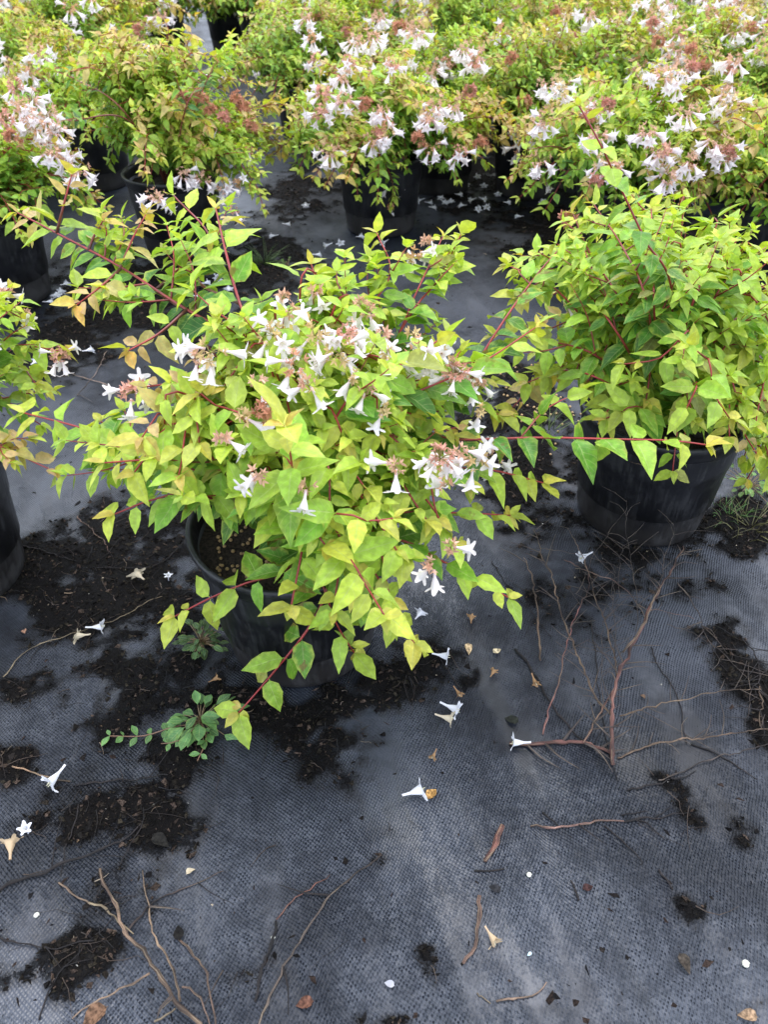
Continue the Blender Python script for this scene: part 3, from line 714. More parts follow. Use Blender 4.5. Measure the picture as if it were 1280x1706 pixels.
for (px, py, k) in [(352, 590, 'full'), (222, 655, 'pink'), (490, 610, 'few'), (565, 590, 'few'), (515, 645, 'pair'), (525, 560, 'few'), (640, 560, 'pair'), (735, 595, 'full'), (800, 690, 'single'), (735, 765, 'pink'), (765, 755, 'pair'), (690, 430, 'few'), (525, 488, 'pair'),
                    (820, 765, 'few'), (785, 640, 'pair'), (405, 700, 'single'), (372, 733, 'single'), (432, 795, 'pair'), (660, 780, 'pair'), (742, 812, 'single'), (722, 945, 'pair'), (750, 915, 'single'), (512, 815, 'single'),
                    (480, 520, 'pair'), (455, 560, 'few'), (610, 655, 'pair'), (600, 510, 'single'), (790, 770, 'few'), (440, 690, 'dry'), (700, 590, 'few'), (710, 405, 'single'), (580, 560, 'pink'), (645, 590, 'single'), (590, 630, 'single'), (760, 625, 'pink'), (640, 690, 'single'), (430, 640, 'single'), (330, 600, 'pair'), (800, 640, 'single'), (610, 520, 'pair'), (690, 560, 'single'), (470, 500, 'single')]:
    z = None
    p = on_dome(px, py, (MD[0][0], MD[0][1], .21), (.292, .292, .285)) if k else None
    if (px, py) in ((690, 430), (710, 405)): p = at(px, py, .46)
    if (px, py) == (222, 655): p = at(px, py, .41)
    if (px, py) == (820, 765): p = at(px, py, .3)
    mcl.append((rel(p, mc), k))
shrub('yellow-green shrub with white trumpet flowers in the black pot nearest the camera', mloc, .25, .24, 56, 11, gap=(3.0, 4.75), clusters=mcl, leaf=.042, hi=True, tips=mtips, paths=mp, per_branch=True, side=.3, low=-.1, inner=.6, young=1.05, pots=96)

# ------------------------------------------------------------------ second foreground shrub, right
rc = at(1110, 672, .21); rloc = (rc[0], rc[1], gz(rc[0], rc[1]) + .001)
RD = ((rc[0], rc[1], .2), (.25, .25, .23))
rp = [
    pth(rc, .033, (1120, 500, .45), (1075, 405, .53), (1035, 320, .58), (1000, 245, .63), (965, 182, .66), start=.3, side=.0, r0=.0021, inter=.9),
    pth(rc, .038, (1030, 560, .40), (930, 440, .42), (870, 430, .42), start=.4, side=.2),
    pth(rc, .038, (1000, 600, .36), (900, 570, .36), (825, 560, .35), start=.4, side=.05),
    pth(rc, .038, (1040, 520, .42), (985, 430, .45), (955, 360, .47), start=.4, side=.25, inter=.5),
    pth(rc, .038, (1080, 520, .44), (1040, 420, .47), (990, 345, .49), start=.4, side=.2, inter=.5),
    pth(rc, .036, (1090, 520, .44), (1090, 440, .46), (1085, 352, .49), start=.4, side=.1, inter=.45),
    pth(rc, .036, (1150, 520, .44), (1180, 450, .46), (1195, 400, .48), start=.4, side=.2, inter=.5),
    pth(rc, .040, (1180, 520, .42), (1230, 450, .44), (1300, 400, .45), start=.4, side=.2),
    pth(rc, .040, (1200, 560, .40), (1260, 520, .40), (1330, 500, .40), start=.4, side=.2),
    pth(rc, .040, (1010, 640, .34), (940, 620, .33), (880, 640, .31), start=.4, side=.2),
    pth(rc, .042, (1060, 680, .34), (1035, 690, .33), (1010, 700, .32), start=.4, side=.1),
    pth(rc, .040, (1150, 560, .42), (1100, 600, .41), (1040, 610, .40), start=.4, side=.1),
    pth(rc, .040, (1160, 640, .38), (1140, 690, .36), (1130, 690, .34), start=.4, side=.2),
    pth(rc, .034, (1230, 700, .26), (1262, 760, .2), (1245, 800, .16), start=.5, side=.3),
    pth(rc, .036, (1020, 480, .43), (930, 460, .43), (860, 500, .42), start=.4, side=.2),
    pth(rc, .036, (960, 520, .40), (900, 470, .41), (845, 445, .42), start=.4, side=.2),
    pth(rc, .044, (1170, 600, .40), (1190, 660, .38), (1215, 700, .35), start=.4, side=.1),
]
rtips = []
for (px, py) in [(960, 420), (1000, 390), (1040, 380), (1120, 370), (1160, 400), (1210, 430), (1250, 440), (930, 500), (980, 470), (1040, 450), (1090, 430), (1150, 470), (1200, 500), (1260, 520), (900, 560), (960, 560), (1020, 530), (1080, 520), (1130, 540), (1180, 560), (1240, 580), (920, 620), (980, 640), (1060, 600), (1120, 620), (1170, 630), (1230, 650), (1000, 690), (1080, 660), (1150, 690), (1210, 720), (1260, 700), (1100, 480), (1060, 560), (1000, 590), (1290, 560), (1300, 640)]:
    rtips.append(rel(on_dome(px + rm_.uniform(-10, 10), py + rm_.uniform(-10, 10), *RD), rc))
rcl = [(rel(at(1133, 452, .46), rc), 'dry'), (rel(at(945, 368, .46), rc), 'dry'), (rel(at(945, 515, .40), rc), 'single')]
shrub('leafy lime-green shrub in the black pot at right, behind the heap of dead twigs', rloc, .235, .21, 60, 21, clusters=rcl, leaf=.038, hi=True, tips=rtips, paths=rp, per_branch=True, side=.3, low=.05, inner=.5, young=1.1, pots=96)

# ------------------------------------------------------------------ shrub cut by the left edge
lc = at(-165, 775, .21); lloc = (lc[0], lc[1], gz(lc[0], lc[1]) + .001)
lp = [pth(lc, .034, (-60, 620, .35), (10, 575, .36), (105, 585, .36), start=.35, side=.3), pth(lc, .034, (-60, 640, .32), (20, 600, .32), (60, 640, .32), start=.35, side=.3),
      pth(lc, .034, (-60, 600, .38), (0, 520, .39), (35, 530, .39), start=.35, side=.3), pth(lc, .034, (-70, 690, .28), (20, 660, .27), (90, 650, .26), start=.35, side=.3),
      pth(lc, .034, (-80, 560, .38), (-10, 500, .40), (15, 480, .41), start=.35, side=.2)]
lcl = [(rel(at(42, 520, .39), lc), 'pair'), (rel(at(98, 590, .36), lc), 'pink'), (rel(at(2, 490, .4), lc), 'few'), (rel(at(-40, 560, .4), lc), 'full')]
shrub('shrub mostly outside the left edge of the photo, its black pot just showing', lloc, .22, .2, 40, 31, clusters=lcl, leaf=.034, hi=True, paths=lp, per_branch=True, side=.3, inner=.4, young=1.0, pots=96)
# branches reaching in from the left edge, one more shrub behind
# ------------------------------------------------------------------ middle row
def mid(label, px, py, rad, h, n, seed, flowers, cl=(), **kw):
    c = at(px, py, .21); loc = (c[0], c[1], gz(c[0], c[1]) + .001)
    dc = ((c[0], c[1], .2), (rad * 1.16, rad * 1.16, h * 1.2))
    cls = [(rel(at(x, y, z) if z < 1 else on_dome(x, y, *dc), c), k) for x, y, z, k in cl]
    return shrub(label, loc, rad, h, n, seed, clusters=cls, leaf=kw.pop('leaf', .036), flowers=flowers, **kw)
mid('tall leafy shrub in the second row with rust-red spent flower heads on its right side', 285, 285, .29, .31, 120, 41, 0, leaf=.036, side=.4, young=1.1, low=.0, inner=.35, gap=(2.9, 4.6),
    paths=[pth(at(285, 285, .21), .034, (330, 170, .42), (360, 110, .46), (385, 60, .50), start=.4, side=.1), pth(at(285, 285, .21), .034, (310, 180, .42), (350, 130, .44), (395, 85, .45), start=.4, side=.1), pth(at(285, 285, .21), .034, (200, 180, .40), (120, 130, .42), (60, 90, .44), start=.4, side=.2), pth(at(285, 285, .21), .034, (210, 200, .38), (100, 200, .38), (20, 140, .38), start=.4, side=.2), pth(at(285, 285, .21), .034, (360, 250, .3), (420, 300, .24), (440, 350, .18), start=.4, side=.5), pth(at(285, 285, .21), .034, (360, 260, .3), (400, 290, .22), (425, 320, .16), start=.3, side=.5)],
    cl=[(305, 165, 9, 'dry'), (335, 165, 9, 'dry'), (350, 185, 9, 'dry'), (372, 198, 9, 'dry'), (405, 180, 9, 'dry'), (418, 212, 9, 'dry'), (395, 168, 9, 'dry'), (262, 330, .3, 'full'), (338, 300, .26, 'full'), (375, 312, .24, 'few'), (395, 305, .24, 'pair'), (390, 350, .2, 'single'), (305, 290, .28, 'few'), (362, 215, .34, 'single'), (415, 250, .3, 'single')])
fl = ('full', 'full', 'full', 'few', 'dry', 'pink')
rq = random.Random(9)
def scat(n, x0, x1, y0, y1, z0, z1, kinds, seed):
    r = random.Random(seed); return [(r.uniform(x0, x1), r.uniform(y0, y1), None, r.choice(kinds)) for _ in range(n)], (z0, z1, y0, y1)
def zlin(lst, par):
    z0, z1, y0, y1 = par; return [(x, y, 9., k) for x, y, _, k in lst]
mid('densely flowering shrub in the middle of the second row, blooms spilling over its rim', 634, 255, .30, .24, 130, 42, 0, leaf=.034, side=.35, low=-.1, paths=[pth(at(634, 255, .21), .032, (640, 270, .24), (655, 310, .16), (652, 345, .10), start=.3, side=.3), pth(at(634, 255, .21), .032, (700, 250, .24), (735, 280, .2), (745, 270, .19), start=.5, side=.1)],
    cl=zlin(*scat(25, 500, 810, 60, 260, .25, .45, fl, 3)) + [(575, 275, .2, 'full'), (600, 270, .2, 'full'), (655, 255, .21, 'full'), (640, 240, .23, 'dry'), (615, 245, .22, 'dry'), (650, 310, .15, 'full'), (650, 345, .1, 'single'), (560, 140, .38, 'full'), (650, 150, .38, 'full')])
mid('densely flowering shrub in the second row, behind the leafy right-hand shrub', 1045, 305, .30, .25, 130, 43, 0, leaf=.036, side=.35, low=-.1,
    cl=zlin(*scat(30, 895, 1235, 100, 310, .24, .45, fl, 5)) + [(908, 300, .2, 'pair'), (1075, 325, .2, 'full'), (1150, 335, .2, 'single')])
mid('flowering shrub in the black pot cut by the right edge, second row', 1305, 325, .26, .22, 90, 44, 8, leaf=.036, low=-.1, fk=('few', 'dry', 'single'))
mid('shrub with dense white and pink bloom, cut by the left edge in the second row', -30, 352, .28, .25, 100, 45, 0, leaf=.036, low=-.1,
    cl=[(25, 145, 9, 'pink'), (30, 175, 9, 'full'), (50, 165, 9, 'full'), (75, 190, 9, 'full'), (90, 215, 9, 'full'), (60, 210, 9, 'few'), (20, 230, 9, 'dry'), (85, 255, 9, 'full'), (130, 280, .34, 'full'), (108, 265, .34, 'pink'), (10, 200, 9, 'pink'), (40, 190, 9, 'full')])
mid('leafy shrub behind and left of the tall shrub with rust-red flower heads', 140, 195, .27, .22, 90, 46, 3, leaf=.034, low=-.1, fk=('full', 'few'))

# ------------------------------------------------------------------ crowded rows further back: a few built, the rest copied
GB = 'potted shrubs in the crowded rows at the back'
LBL = {'l': 'leafy yellow-green shrub in a black pot in the crowded rows at the back', 'f': 'shrub with scattered white flowers in a black pot in the crowded rows at the back'}
protos = []
for j, (kind, seed) in enumerate((('l', 61), ('f', 62), ('f', 63), ('l', 64), ('f', 65))):
    protos.append((kind, seed))
PROT = {}
NEAR_LBL = {(735, 200): 'flowering shrub just behind and right of the blooming middle shrub in the second row', (512, 138): 'leafy shrub left of the blooming middle shrub, across the bare strip from the tall shrub',
            (375, 12): 'shrub in the right-hand of two pots at the far end of the bare strip', (262, 32): 'shrub in the left-hand of two pots at the far end of the bare strip',
            (890, 205): 'leafy shrub in the gap between the two blooming shrubs of the second row', (1270, 215): 'flowering shrub behind the shrub that the right edge cuts in the second row',
            (40, 170): 'leafy shrub at the left edge, third row, behind the pink and white bloom', (600, 120): 'flowering shrub directly behind the blooming middle shrub of the second row', (1150, 190): 'flowering shrub behind the second row bloom, third row, right side', (1010, 190): 'flowering shrub in the third row, right above the tip of the long red shoot'}
BACK = [(735, 200, 'f'), (512, 138, 'l'), (600, 120, 'f'), (890, 205, 'l'), (1010, 190, 'f'), (1150, 190, 'f'), (1270, 215, 'f'), (770, 118, 'f'), (900, 120, 'l'), (1040, 115, 'l'), (1170, 112, 'f'), (1300, 120, 'f'),
        (530, 75, 'l'), (660, 60, 'f'), (790, 55, 'f'), (910, 58, 'l'), (1030, 52, 'f'), (1150, 55, 'f'), (1270, 58, 'l'), (40, 170, 'l'), (-60, 225, 'f'), (130, 110, 'f'), (20, 100, 'f'), (-80, 130, 'l'), (160, 62, 'f'), (90, 50, 'l'), (0, 48, 'f'),
        (440, 28, 'f'), (560, 10, 'l'), (660, 8, 'f'), (760, 5, 'l'), (860, 8, 'f'), (960, 5, 'f'), (1060, 8, 'l'), (1160, 5, 'f'), (1260, 8, 'f'), (375, 12, 'f'), (262, 32, 'l'), (150, 10, 'f'), (60, 5, 'l'), (-30, 0, 'f'),
        (505, -35, 'f'), (600, -38, 'l'), (690, -35, 'f'), (780, -38, 'f'), (870, -35, 'l'), (960, -38, 'f'), (1050, -36, 'f'), (1140, -38, 'l'), (1230, -36, 'f'), (1310, -34, 'f'), (215, -35, 'f'), (130, -38, 'l'), (50, -35, 'f'), (-30, -36, 'f'), (1380, 60, 'f'), (1400, 150, 'l'), (1370, 10, 'f')]
for j, (px, py, kd) in enumerate(BACK):
    c = at(px, py, .21); loc = (c[0], c[1], gz(c[0], c[1]) * .3)
    near = c[1] < 3.6
    lb = NEAR_LBL.get((px, py))
    key = (kd, j % 3 if near else 3 + j % 2)
    if key not in PROT:
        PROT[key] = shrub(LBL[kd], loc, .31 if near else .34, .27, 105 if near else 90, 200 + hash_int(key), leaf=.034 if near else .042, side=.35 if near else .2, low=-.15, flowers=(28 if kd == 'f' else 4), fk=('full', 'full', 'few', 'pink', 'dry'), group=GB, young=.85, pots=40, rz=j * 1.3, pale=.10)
        o = PROT[key]
    else:
        o = copy_tree(PROT[key]); o.location = loc; o.rotation_euler = (0, 0, j * 1.7 + .4); s_ = .9 + .25 * ((j * 37) % 10) / 10; o.scale = (s_, s_, s_); o['label'] = LBL[kd]
    if lb: o['label'] = lb

# ------------------------------------------------------------------ fallen flowers
FF = {}
def fallen_mesh(kind):
    if kind not in FF:
        rng = random.Random(hash_int(kind)); b = Buf()
        L = .028
        col = {'white': (.87, .87, .9), 'cream': (.72, .62, .45), 'dried': (.42, .25, .12), 'star': (.86, .86, .9), 'wilted': (.6, .45, .28)}[kind.split('_')[0]]
        if kind.startswith('star'): trumpet(b, np.array((0, 0, 0.)), (.1, .05, 1), L * .55, 24, col, 0, rng); 
        else: trumpet(b, np.array((0, 0, 0.)), (1, 0, 0.02), L if not kind.startswith('dried') else L * .8, 24, col, .02, rng, close=.35 if kind.startswith(('dried', 'wilted')) else 0, curve=.25)
        v = b.v[0]; fr = np.random.RandomState(hash_int(kind)); v += .0016 * (np.stack([vnoise(v[:, 1] * 160 + q, v[:, 2] * 160, q) for q in (1, 2, 3)], 1) - .5) * np.clip(v[:, :1] / L * 3, 0, 3) if not kind.startswith('star') else 0
        if not kind.startswith('star'): v[:, 2] *= .72
        for vv in b.v: vv[:, 2] -= 0
        mn = min(x[:, 2].min() for x in b.v)
        for vv in b.v: vv[:, 2] -= mn
        o = b.build('fallen_flower', M_PETAL); FF[kind] = o.data; bpy.data.objects.remove(o)
    return FF[kind]
def fallen(px, py, ang, kind, label=None, group='fallen flowers on the fabric', sc=1.0, dz=.001):
    o = bpy.data.objects.new('fallen_flower', fallen_mesh(kind)); COL.objects.link(o)
    p = gp(px, py, dz); th = R(ang); d = np.array((math.cos(th), math.sin(th))); 
    if not kind.startswith('star'): p[:2] -= d * .017 * sc
    o.location = tuple(p); o.rotation_euler = (0, 0, th); o.scale = (sc,) * 3
    return tag(o, label, 'flower', group)
fallen(95, 1307, 235, 'white_1', 'white fallen flower with long tube lying by a tan stick near the left edge', sc=1.05)
fallen(47, 1388, 270, 'star_1', 'white star-shaped fallen flower face up, lower of the two near the bottom left', sc=1.1)
fallen(20, 1418, 110, 'wilted_1', 'browning fallen flower cut by the left edge, beside a white star flower')
fallen(233, 967, 130, 'cream_1', 'cream fallen flower on the mud left of the foreground pot')
fallen(281, 968, 20, 'star_2', 'small white star flower lying face up on mud left of the foreground pot', sc=.85)
fallen(165, 1053, 10, 'white_2', 'white trumpet flower on its side in the mud at left, above a cream one', sc=.9)
fallen(138, 1069, 175, 'cream_2', 'cream trumpet flower on its side in the mud at left, just below a white one', sc=.85)
fallen(738, 1100, 350, 'white_3', 'white fallen flower nearest the foreground pot, above a dried brown one', sc=.9)
fallen(754, 1186, 335, 'white_4', 'upper of two white fallen flowers touching each other in the middle')
fallen(744, 1204, 345, 'cream_3', 'lower, creamier of two fallen flowers touching each other in the middle', sc=.9, dz=.004)
fallen(862, 1246, 170, 'white_5', 'white fallen flower against the thick end of the dead branch', sc=.9, dz=.003)
fallen(693, 1326, 20, 'white_6', 'white fallen flower with a brown petal beside it, lower middle', sc=1.05)
fallen(822, 1122, 60, 'dried_1', 'small dried pinkish-brown flower right of the foreground pot', sc=.7)
fallen(765, 1158, 300, 'dried_2', 'dried brown flower just above the two touching white flowers', sc=.7)
fallen(892, 1140, 280, 'dried_3', 'dried tan flower left of the dead branch heap', sc=.8)
fallen(970, 944, 200, 'white_7', 'white fallen flower caught among the dead twigs near the right pot', sc=.9, dz=.012)
fallen(698, 1028, 60, 'white_8', 'white fallen flower half under the yellow leaf tip of the foreground shrub', sc=.8)
fallen(785, 1032, 80, 'dried_4', 'tan dried flower under the right-hand leaves of the foreground shrub', sc=.8)
fallen(362, 1138, 40, 'dried_5', 'pale dried petals on mud at the left foot of the foreground pot', sc=.7)
fallen(722, 1262, 240, 'dried_6', 'shrivelled brown flower between the touching pair and the lower white flower', sc=.6)
fallen(820, 1566, 300, 'wilted_2', 'wilted cream flower leaning on the bent brown stick', sc=.7)
for px, py, a in [(545, 416, 200), (567, 410, 280), (716, 345, 10), (740, 345, 60), (752, 343, 120), (765, 334, 20), (776, 286, 300), (797, 355, 260), (812, 352, 240), (776, 312, 280), (795, 300, 270), (863, 368, 150), (690, 335, 10), (700, 340, 200), (760, 300, 30), (806, 315, 80), (905, 345, 100),
                  (306, 478, 60), (322, 484, 120), (345, 480, 40), (362, 468, 300), (370, 480, 80), (96, 500, 120), (84, 508, 30), (100, 492, 80), (60, 612, 80), (150, 590, 40), (530, 430, 20), (640, 410, 220), (455, 400, 170), (480, 380, 10), (510, 350, 100), (722, 352, 10), (735, 338, 90), (786, 340, 200), (805, 340, 330), (770, 350, 150), (735, 300, 60), (748, 318, 10), (830, 330, 90), (600, 400, 40), (845, 345, 20), (690, 305, 100), (330, 500, 10), (300, 500, 200), (382, 490, 100), (110, 480, 60)]:
    fallen(px, py, a, 'white_%d' % (px % 4), 'small white fallen flower scattered on the fabric behind the foreground shrub', 'fallen flowers behind the foreground shrub', sc=.95)

# ------------------------------------------------------------------ dead branches and sticks
TAN, PINK, DARK, GREY, STRAW = (.17, .11, .07), (.16, .07, .055), (.014, .010, .009), (.075, .058, .05), (.26, .20, .12)
def stick(name, label, cat, pieces, group=None, seed=0, twigs=0, tw_col=GREY):
    """pieces: list of (points (px,py,z), r0, r1, colour)"""
    rng = random.Random(seed); b = Buf()
    for pts, r0, r1, col in pieces:
        P = []
        for q in pts:
            z = q[2] if len(q) > 2 else 0.
            if z > .05: P.append(at(*q))
            else:
                g = at(q[0], q[1], z); P.append(np.array((g[0], g[1], z + gz(g[0], g[1]) + r0 * .8)))
        P = spline(P, .006); n = len(P)
        J = np.cumsum(np.random.RandomState(seed + n).normal(0, .0012, (n, 3)), axis=0); J -= np.linspace(0, 1, n)[:, None] * J[-1]; J[:, 2] = np.abs(J[:, 2]) * .5
        P = P + J
        kn = np.zeros(n)
        for q in range(3, n - 2, rng.randrange(5, 9)): kn[q] = .45; kn[q - 1] = .1
        k_ = .9 if max(col) < .03 else (.55 if r0 < .003 else .72); sd_ = 8 if r0 > .001 else 5
        cc = np.array(col)[None] * (.55 + .9 * vnoise(np.arange(n) * .35 + seed, np.zeros(n), seed))[:, None]
        dk = vnoise(np.arange(n) * .15 + 3, np.zeros(n), seed + 5)[:, None]; cc = cc * (1 - .6 * np.clip((dk - .5) * 4, 0, 1)) 
        cc = np.vstack([np.repeat(cc, sd_, 0), cc[:1] * 1.4, cc[-1:]])
        tube(b, P, r0 * k_, r1 * k_, cc, sd_, knots=kn, rng=rng)
        m = int(twigs * n / 30)
        for _ in range(m):
            i = rng.randrange(2, n - 1); t = nrm(P[i] - P[i - 1]); sd = nrm(np.cross(t, UP)) * rng.choice([-1, 1])
            L = rng.uniform(.015, .06); d = nrm(t * rng.uniform(.5, 1.2) + sd + UP * rng.uniform(-.1, .25))
            e = P[i] + d * L; g = gz(e[0], e[1]) + .001
            if e[2] < g: e[2] = g
            mid_ = (P[i] + e) / 2 + np.array((rng.gauss(0, .002), rng.gauss(0, .002), .002))
            tube(b, spline([P[i], mid_, e], .008), r1 * .7 + .0002, .0003, tw_col, 4, rng=rng)
    return tag(b.build(name, M_DEAD), label, cat, group)
stick('dead_branch', 'large forked dead branch with thick pinkish cut end in front of the right pot', 'branch', [
    ([(847, 1238), (943, 1238), (990, 1246), (1024, 1258)], .0032, .0026, PINK),
    ([(1026, 1276), (1024, 1204, .012), (1026, 1152, .02), (1046, 1094, .03), (1081, 1015, .045), (1105, 977, .055), (1139, 910, .07)], .0034, .0016, PINK),
    ([(1020, 1194, .012), (991, 1145, .015), (947, 1053, .02), (926, 1001, .03), (905, 939, .04), (888, 882, .04)], .0022, .0010, TAN),
    ([(972, 1237, .004), (995, 1197, .01), (1012, 1166, .015), (1027, 1142, .02)], .0024, .0016, PINK),
    ([(1029, 1135, .02), (1026, 1083, .025), (1015, 1028, .03), (1005, 991, .035), (988, 949, .04), (950, 887, .045)], .0018, .0007, TAN),
    ([(1033, 1195, .012), (1081, 1180, .01), (1125, 1169, .01), (1184, 1159, .006), (1266, 1154, .003)], .0018, .0006, TAN),
    ([(1033, 1262), (1074, 1245), (1149, 1231, .005), (1200, 1226, .005), (1277, 1219, .006)], .0020, .0010, TAN),
    ([(1087, 997, .05), (1112, 929, .06), (1122, 870, .08)], .0011, .0005, GREY),
    ([(1060, 1053, .035), (1053, 930, .06), (1043, 880, .08), (1045, 830, .1)], .0009, .0005, GREY),
    ([(1012, 1160, .016), (1007, 1100, .02), (1012, 1032, .03), (1033, 990, .04)], .0008, .0004, GREY),
    ([(1027, 1098, .026), (1033, 960, .05), (1036, 905, .06)], .0009, .0004, GREY)], seed=3, twigs=10)
stick('dead_twig', 'short broken branch stub lying over the fork of the large dead branch', 'twig', [([(1036, 1087, .036), (1060, 1053, .042), (1101, 980, .062)], .0026, .0018, TAN)], seed=4)
stick('dead_twig', 'upright-looking tan twig, leftmost of the heap, between the two foreground pots', 'twig', [([(904, 1099), (895, 1039, .008), (886, 977, .015), (873, 929, .02)], .0026, .0012, TAN)], seed=5, twigs=1)
stick('dead_twig', 'reddish twig left of the forked dead branch, its lower end near the thick cut stick', 'twig', [([(905, 1225), (922, 1180, .006), (933, 1114, .012), (943, 1066, .018), (971, 991, .025), (977, 946, .03)], .0018, .0007, (.25, .11, .09))], seed=6, twigs=5)
stick('dead_twig', 'reddish-grey twig crossing the heap diagonally behind the dead branch', 'twig', [([(940, 932, .02), (984, 956, .03), (1043, 987, .035), (1074, 1018, .035), (1101, 1025, .03), (1156, 1035, .02)], .0016, .0006, (.24, .13, .11))], seed=7, twigs=5)
stick('dead_twig', 'thin pale straw stem lying across the top of the twig heap', 'twig', [([(895, 913, .02), (977, 935, .035), (1050, 954, .03)], .0008, .0005, GREY)], seed=8)
stick('dead_twig', 'grey twig leaning up against the right pot', 'twig', [([(960, 990, .02), (988, 935, .03), (1012, 894, .05), (1045, 850, .08)], .0009, .0005, GREY)], seed=9)
stick('dead_twig', 'long tangled grey twig running down right of the twig heap', 'twig', [([(1129, 973, .02), (1160, 1025, .01), (1177, 1066, .005), (1215, 1105), (1248, 1140)], .0014, .0008, GREY), ([(1110, 1040, .01), (1160, 1060, .01), (1200, 1110)], .001, .0006, GREY)], seed=10, twigs=7)
stick('dead_twig', 'dark thin twig curving away at the lower right of the dead branch', 'twig', [([(1101, 1300), (1140, 1284), (1184, 1266), (1230, 1252), (1280, 1243)], .0015, .0010, GREY)], seed=11, twigs=1)
stick('dead_twig', 'dark wet twig running from the middle fabric up under the heap', 'twig', [([(860, 1080), (905, 1150), (950, 1210), (980, 1240)], .0018, .0010, DARK)], seed=12)
stick('dead_twig', 'black wet twig right of the forked dead branch', 'twig', [([(1083, 1080), (1100, 1120), (1130, 1170), (1145, 1240)], .0010, .0006, DARK), ([(1150, 1240), (1210, 1265), (1262, 1300)], .0012, .0006, DARK)], seed=13, twigs=2)
stick('dead_twig', 'tangle of dark twigs cut by the right edge', 'twig', [([(1285, 1170), (1240, 1140), (1200, 1145)], .0012, .0006, DARK), ([(1290, 1100), (1255, 1150), (1240, 1210)], .0010, .0006, GREY), ([(1264, 1150), (1265, 1215)], .0016, .0014, TAN), ([(1230, 1060), (1262, 1110), (1285, 1200)], .001, .0006, DARK)], seed=14, twigs=12, tw_col=DARK)
stick('straw_stem', 'thin straw stem leaning across the front of the right pot', 'straw', [([(1052, 770, .19), (1112, 792, .15), (1160, 812, .11), (1208, 838, .06)], .0009, .0005, TAN)], seed=15)
stick('stick', 'thick reddish-brown stick with a dark end, lower right', 'stick', [([(836, 1378), (822, 1406), (808, 1436)], .0042, .0032, (.17, .07, .05))], seed=16)
stick('stick', 'small black twig just below the thick reddish stick', 'stick', [([(790, 1449), (840, 1448)], .0013, .0008, DARK)], seed=17, twigs=1)
stick('stick', 'bent brown stick with knobbed ends and a wilted flower, bottom', 'stick', [([(800, 1496), (805, 1530), (805, 1555), (795, 1583), (772, 1606)], .0030, .0022, (.17, .10, .07))], seed=18)
stick('stick', 'short twig bent up at its right end, by the bottom edge', 'stick', [([(828, 1671), (870, 1668), (892, 1664), (911, 1637)], .0020, .0010, (.20, .13, .09))], seed=19)
stick('stick', 'short pale straw left of the twig bent up at its end', 'stick', [([(795, 1657), (818, 1672)], .0013, .0008, STRAW)], seed=20)
stick('dead_twig', 'feathery twig lying flat with side shoots at its right end, right side', 'twig', [([(882, 1379), (940, 1380), (990, 1375), (1040, 1368)], .0022, .0014, (.25, .14, .11)), ([(1040, 1368), (1080, 1362), (1147, 1355)], .0012, .0005, DARK), ([(1045, 1368), (1085, 1372), (1110, 1400)], .0009, .0004, DARK), ([(1035, 1355), (1080, 1350)], .0009, .0004, DARK), ([(1090, 1360), (1118, 1345)], .0009, .0004, DARK), ([(1010, 1378), (1060, 1425), (1070, 1440)], .0010, .0005, DARK)], seed=21, twigs=3, tw_col=DARK)
stick('stick', 'little dark stick above the feathery twig', 'stick', [([(902, 1353), (930, 1376)], .0012, .0008, DARK)], seed=22)
stick('dead_twig', 'thin dark twig below the dead branch, angled up to the right', 'twig', [([(1045, 1316), (1100, 1302), (1160, 1284)], .0012, .0006, DARK)], seed=23)
stick('stick', 'small dark stick on the right, under the feathery twig', 'stick', [([(1100, 1450), (1122, 1481)], .0012, .0010, DARK)], seed=24)
stick('stick', 'small dark forked stick in the middle of the bare fabric at lower right', 'stick', [([(954, 1470), (965, 1500)], .0010, .0014, DARK)], seed=25)
stick('dead_branch', 'tan forked dead branch at the bottom left corner', 'branch', [
    ([(170, 1450), (190, 1500), (210, 1550, .008), (250, 1625, .012), (295, 1675, .01), (335, 1708)], .0026, .0036, TAN),
    ([(240, 1450), (246, 1520), (252, 1562), (290, 1615, .008), (300, 1668, .01)], .0010, .0022, (.28, .19, .12)),
    ([(250, 1625, .012), (200, 1650, .005), (120, 1697)], .0020, .0012, (.30, .20, .13)),
    ([(300, 1645, .01), (335, 1662, .006), (350, 1710)], .0018, .0012, (.22, .14, .10)),
    ([(255, 1706), (292, 1680, .008)], .0020, .0016, STRAW)], seed=31, twigs=1.5)
stick('dead_twig', 'curved dark brown twig right of the tan forked branch, bottom left', 'twig', [([(298, 1567), (325, 1595), (345, 1630), (358, 1680), (360, 1712)], .0020, .0015, (.16, .10, .07))], seed=32)
stick('dead_twig', 'tan twig crossing the mud above the forked branch, bottom left', 'twig', [([(98, 1471), (125, 1492), (150, 1507)], .0018, .0015, (.22, .15, .1)), ([(148, 1503), (185, 1520), (222, 1556)], .0022, .0012, STRAW)], seed=33)
stick('dead_twig', 'long black twig curving over the mud at the left edge', 'twig', [([(-5, 1488), (40, 1470), (80, 1452), (130, 1430), (200, 1400), (235, 1375)], .0020, .0010, DARK)], seed=34, twigs=3, tw_col=DARK)
stick('dead_twig', 'dark straight twig rising right from the muddy patch, lower left', 'twig', [([(205, 1562), (250, 1520), (310, 1482), (372, 1452)], .0018, .0009, (.08, .055, .045))], seed=35, twigs=2, tw_col=DARK)
stick('dead_twig', 'reddish-brown twig with a black lower half, bottom centre-left', 'twig', [([(552, 1457), (520, 1485), (480, 1515), (461, 1534)], .0010, .0016, (.26, .11, .08)), ([(462, 1535), (455, 1575), (438, 1620), (425, 1670)], .0015, .0014, DARK)], seed=36, twigs=2, tw_col=DARK)
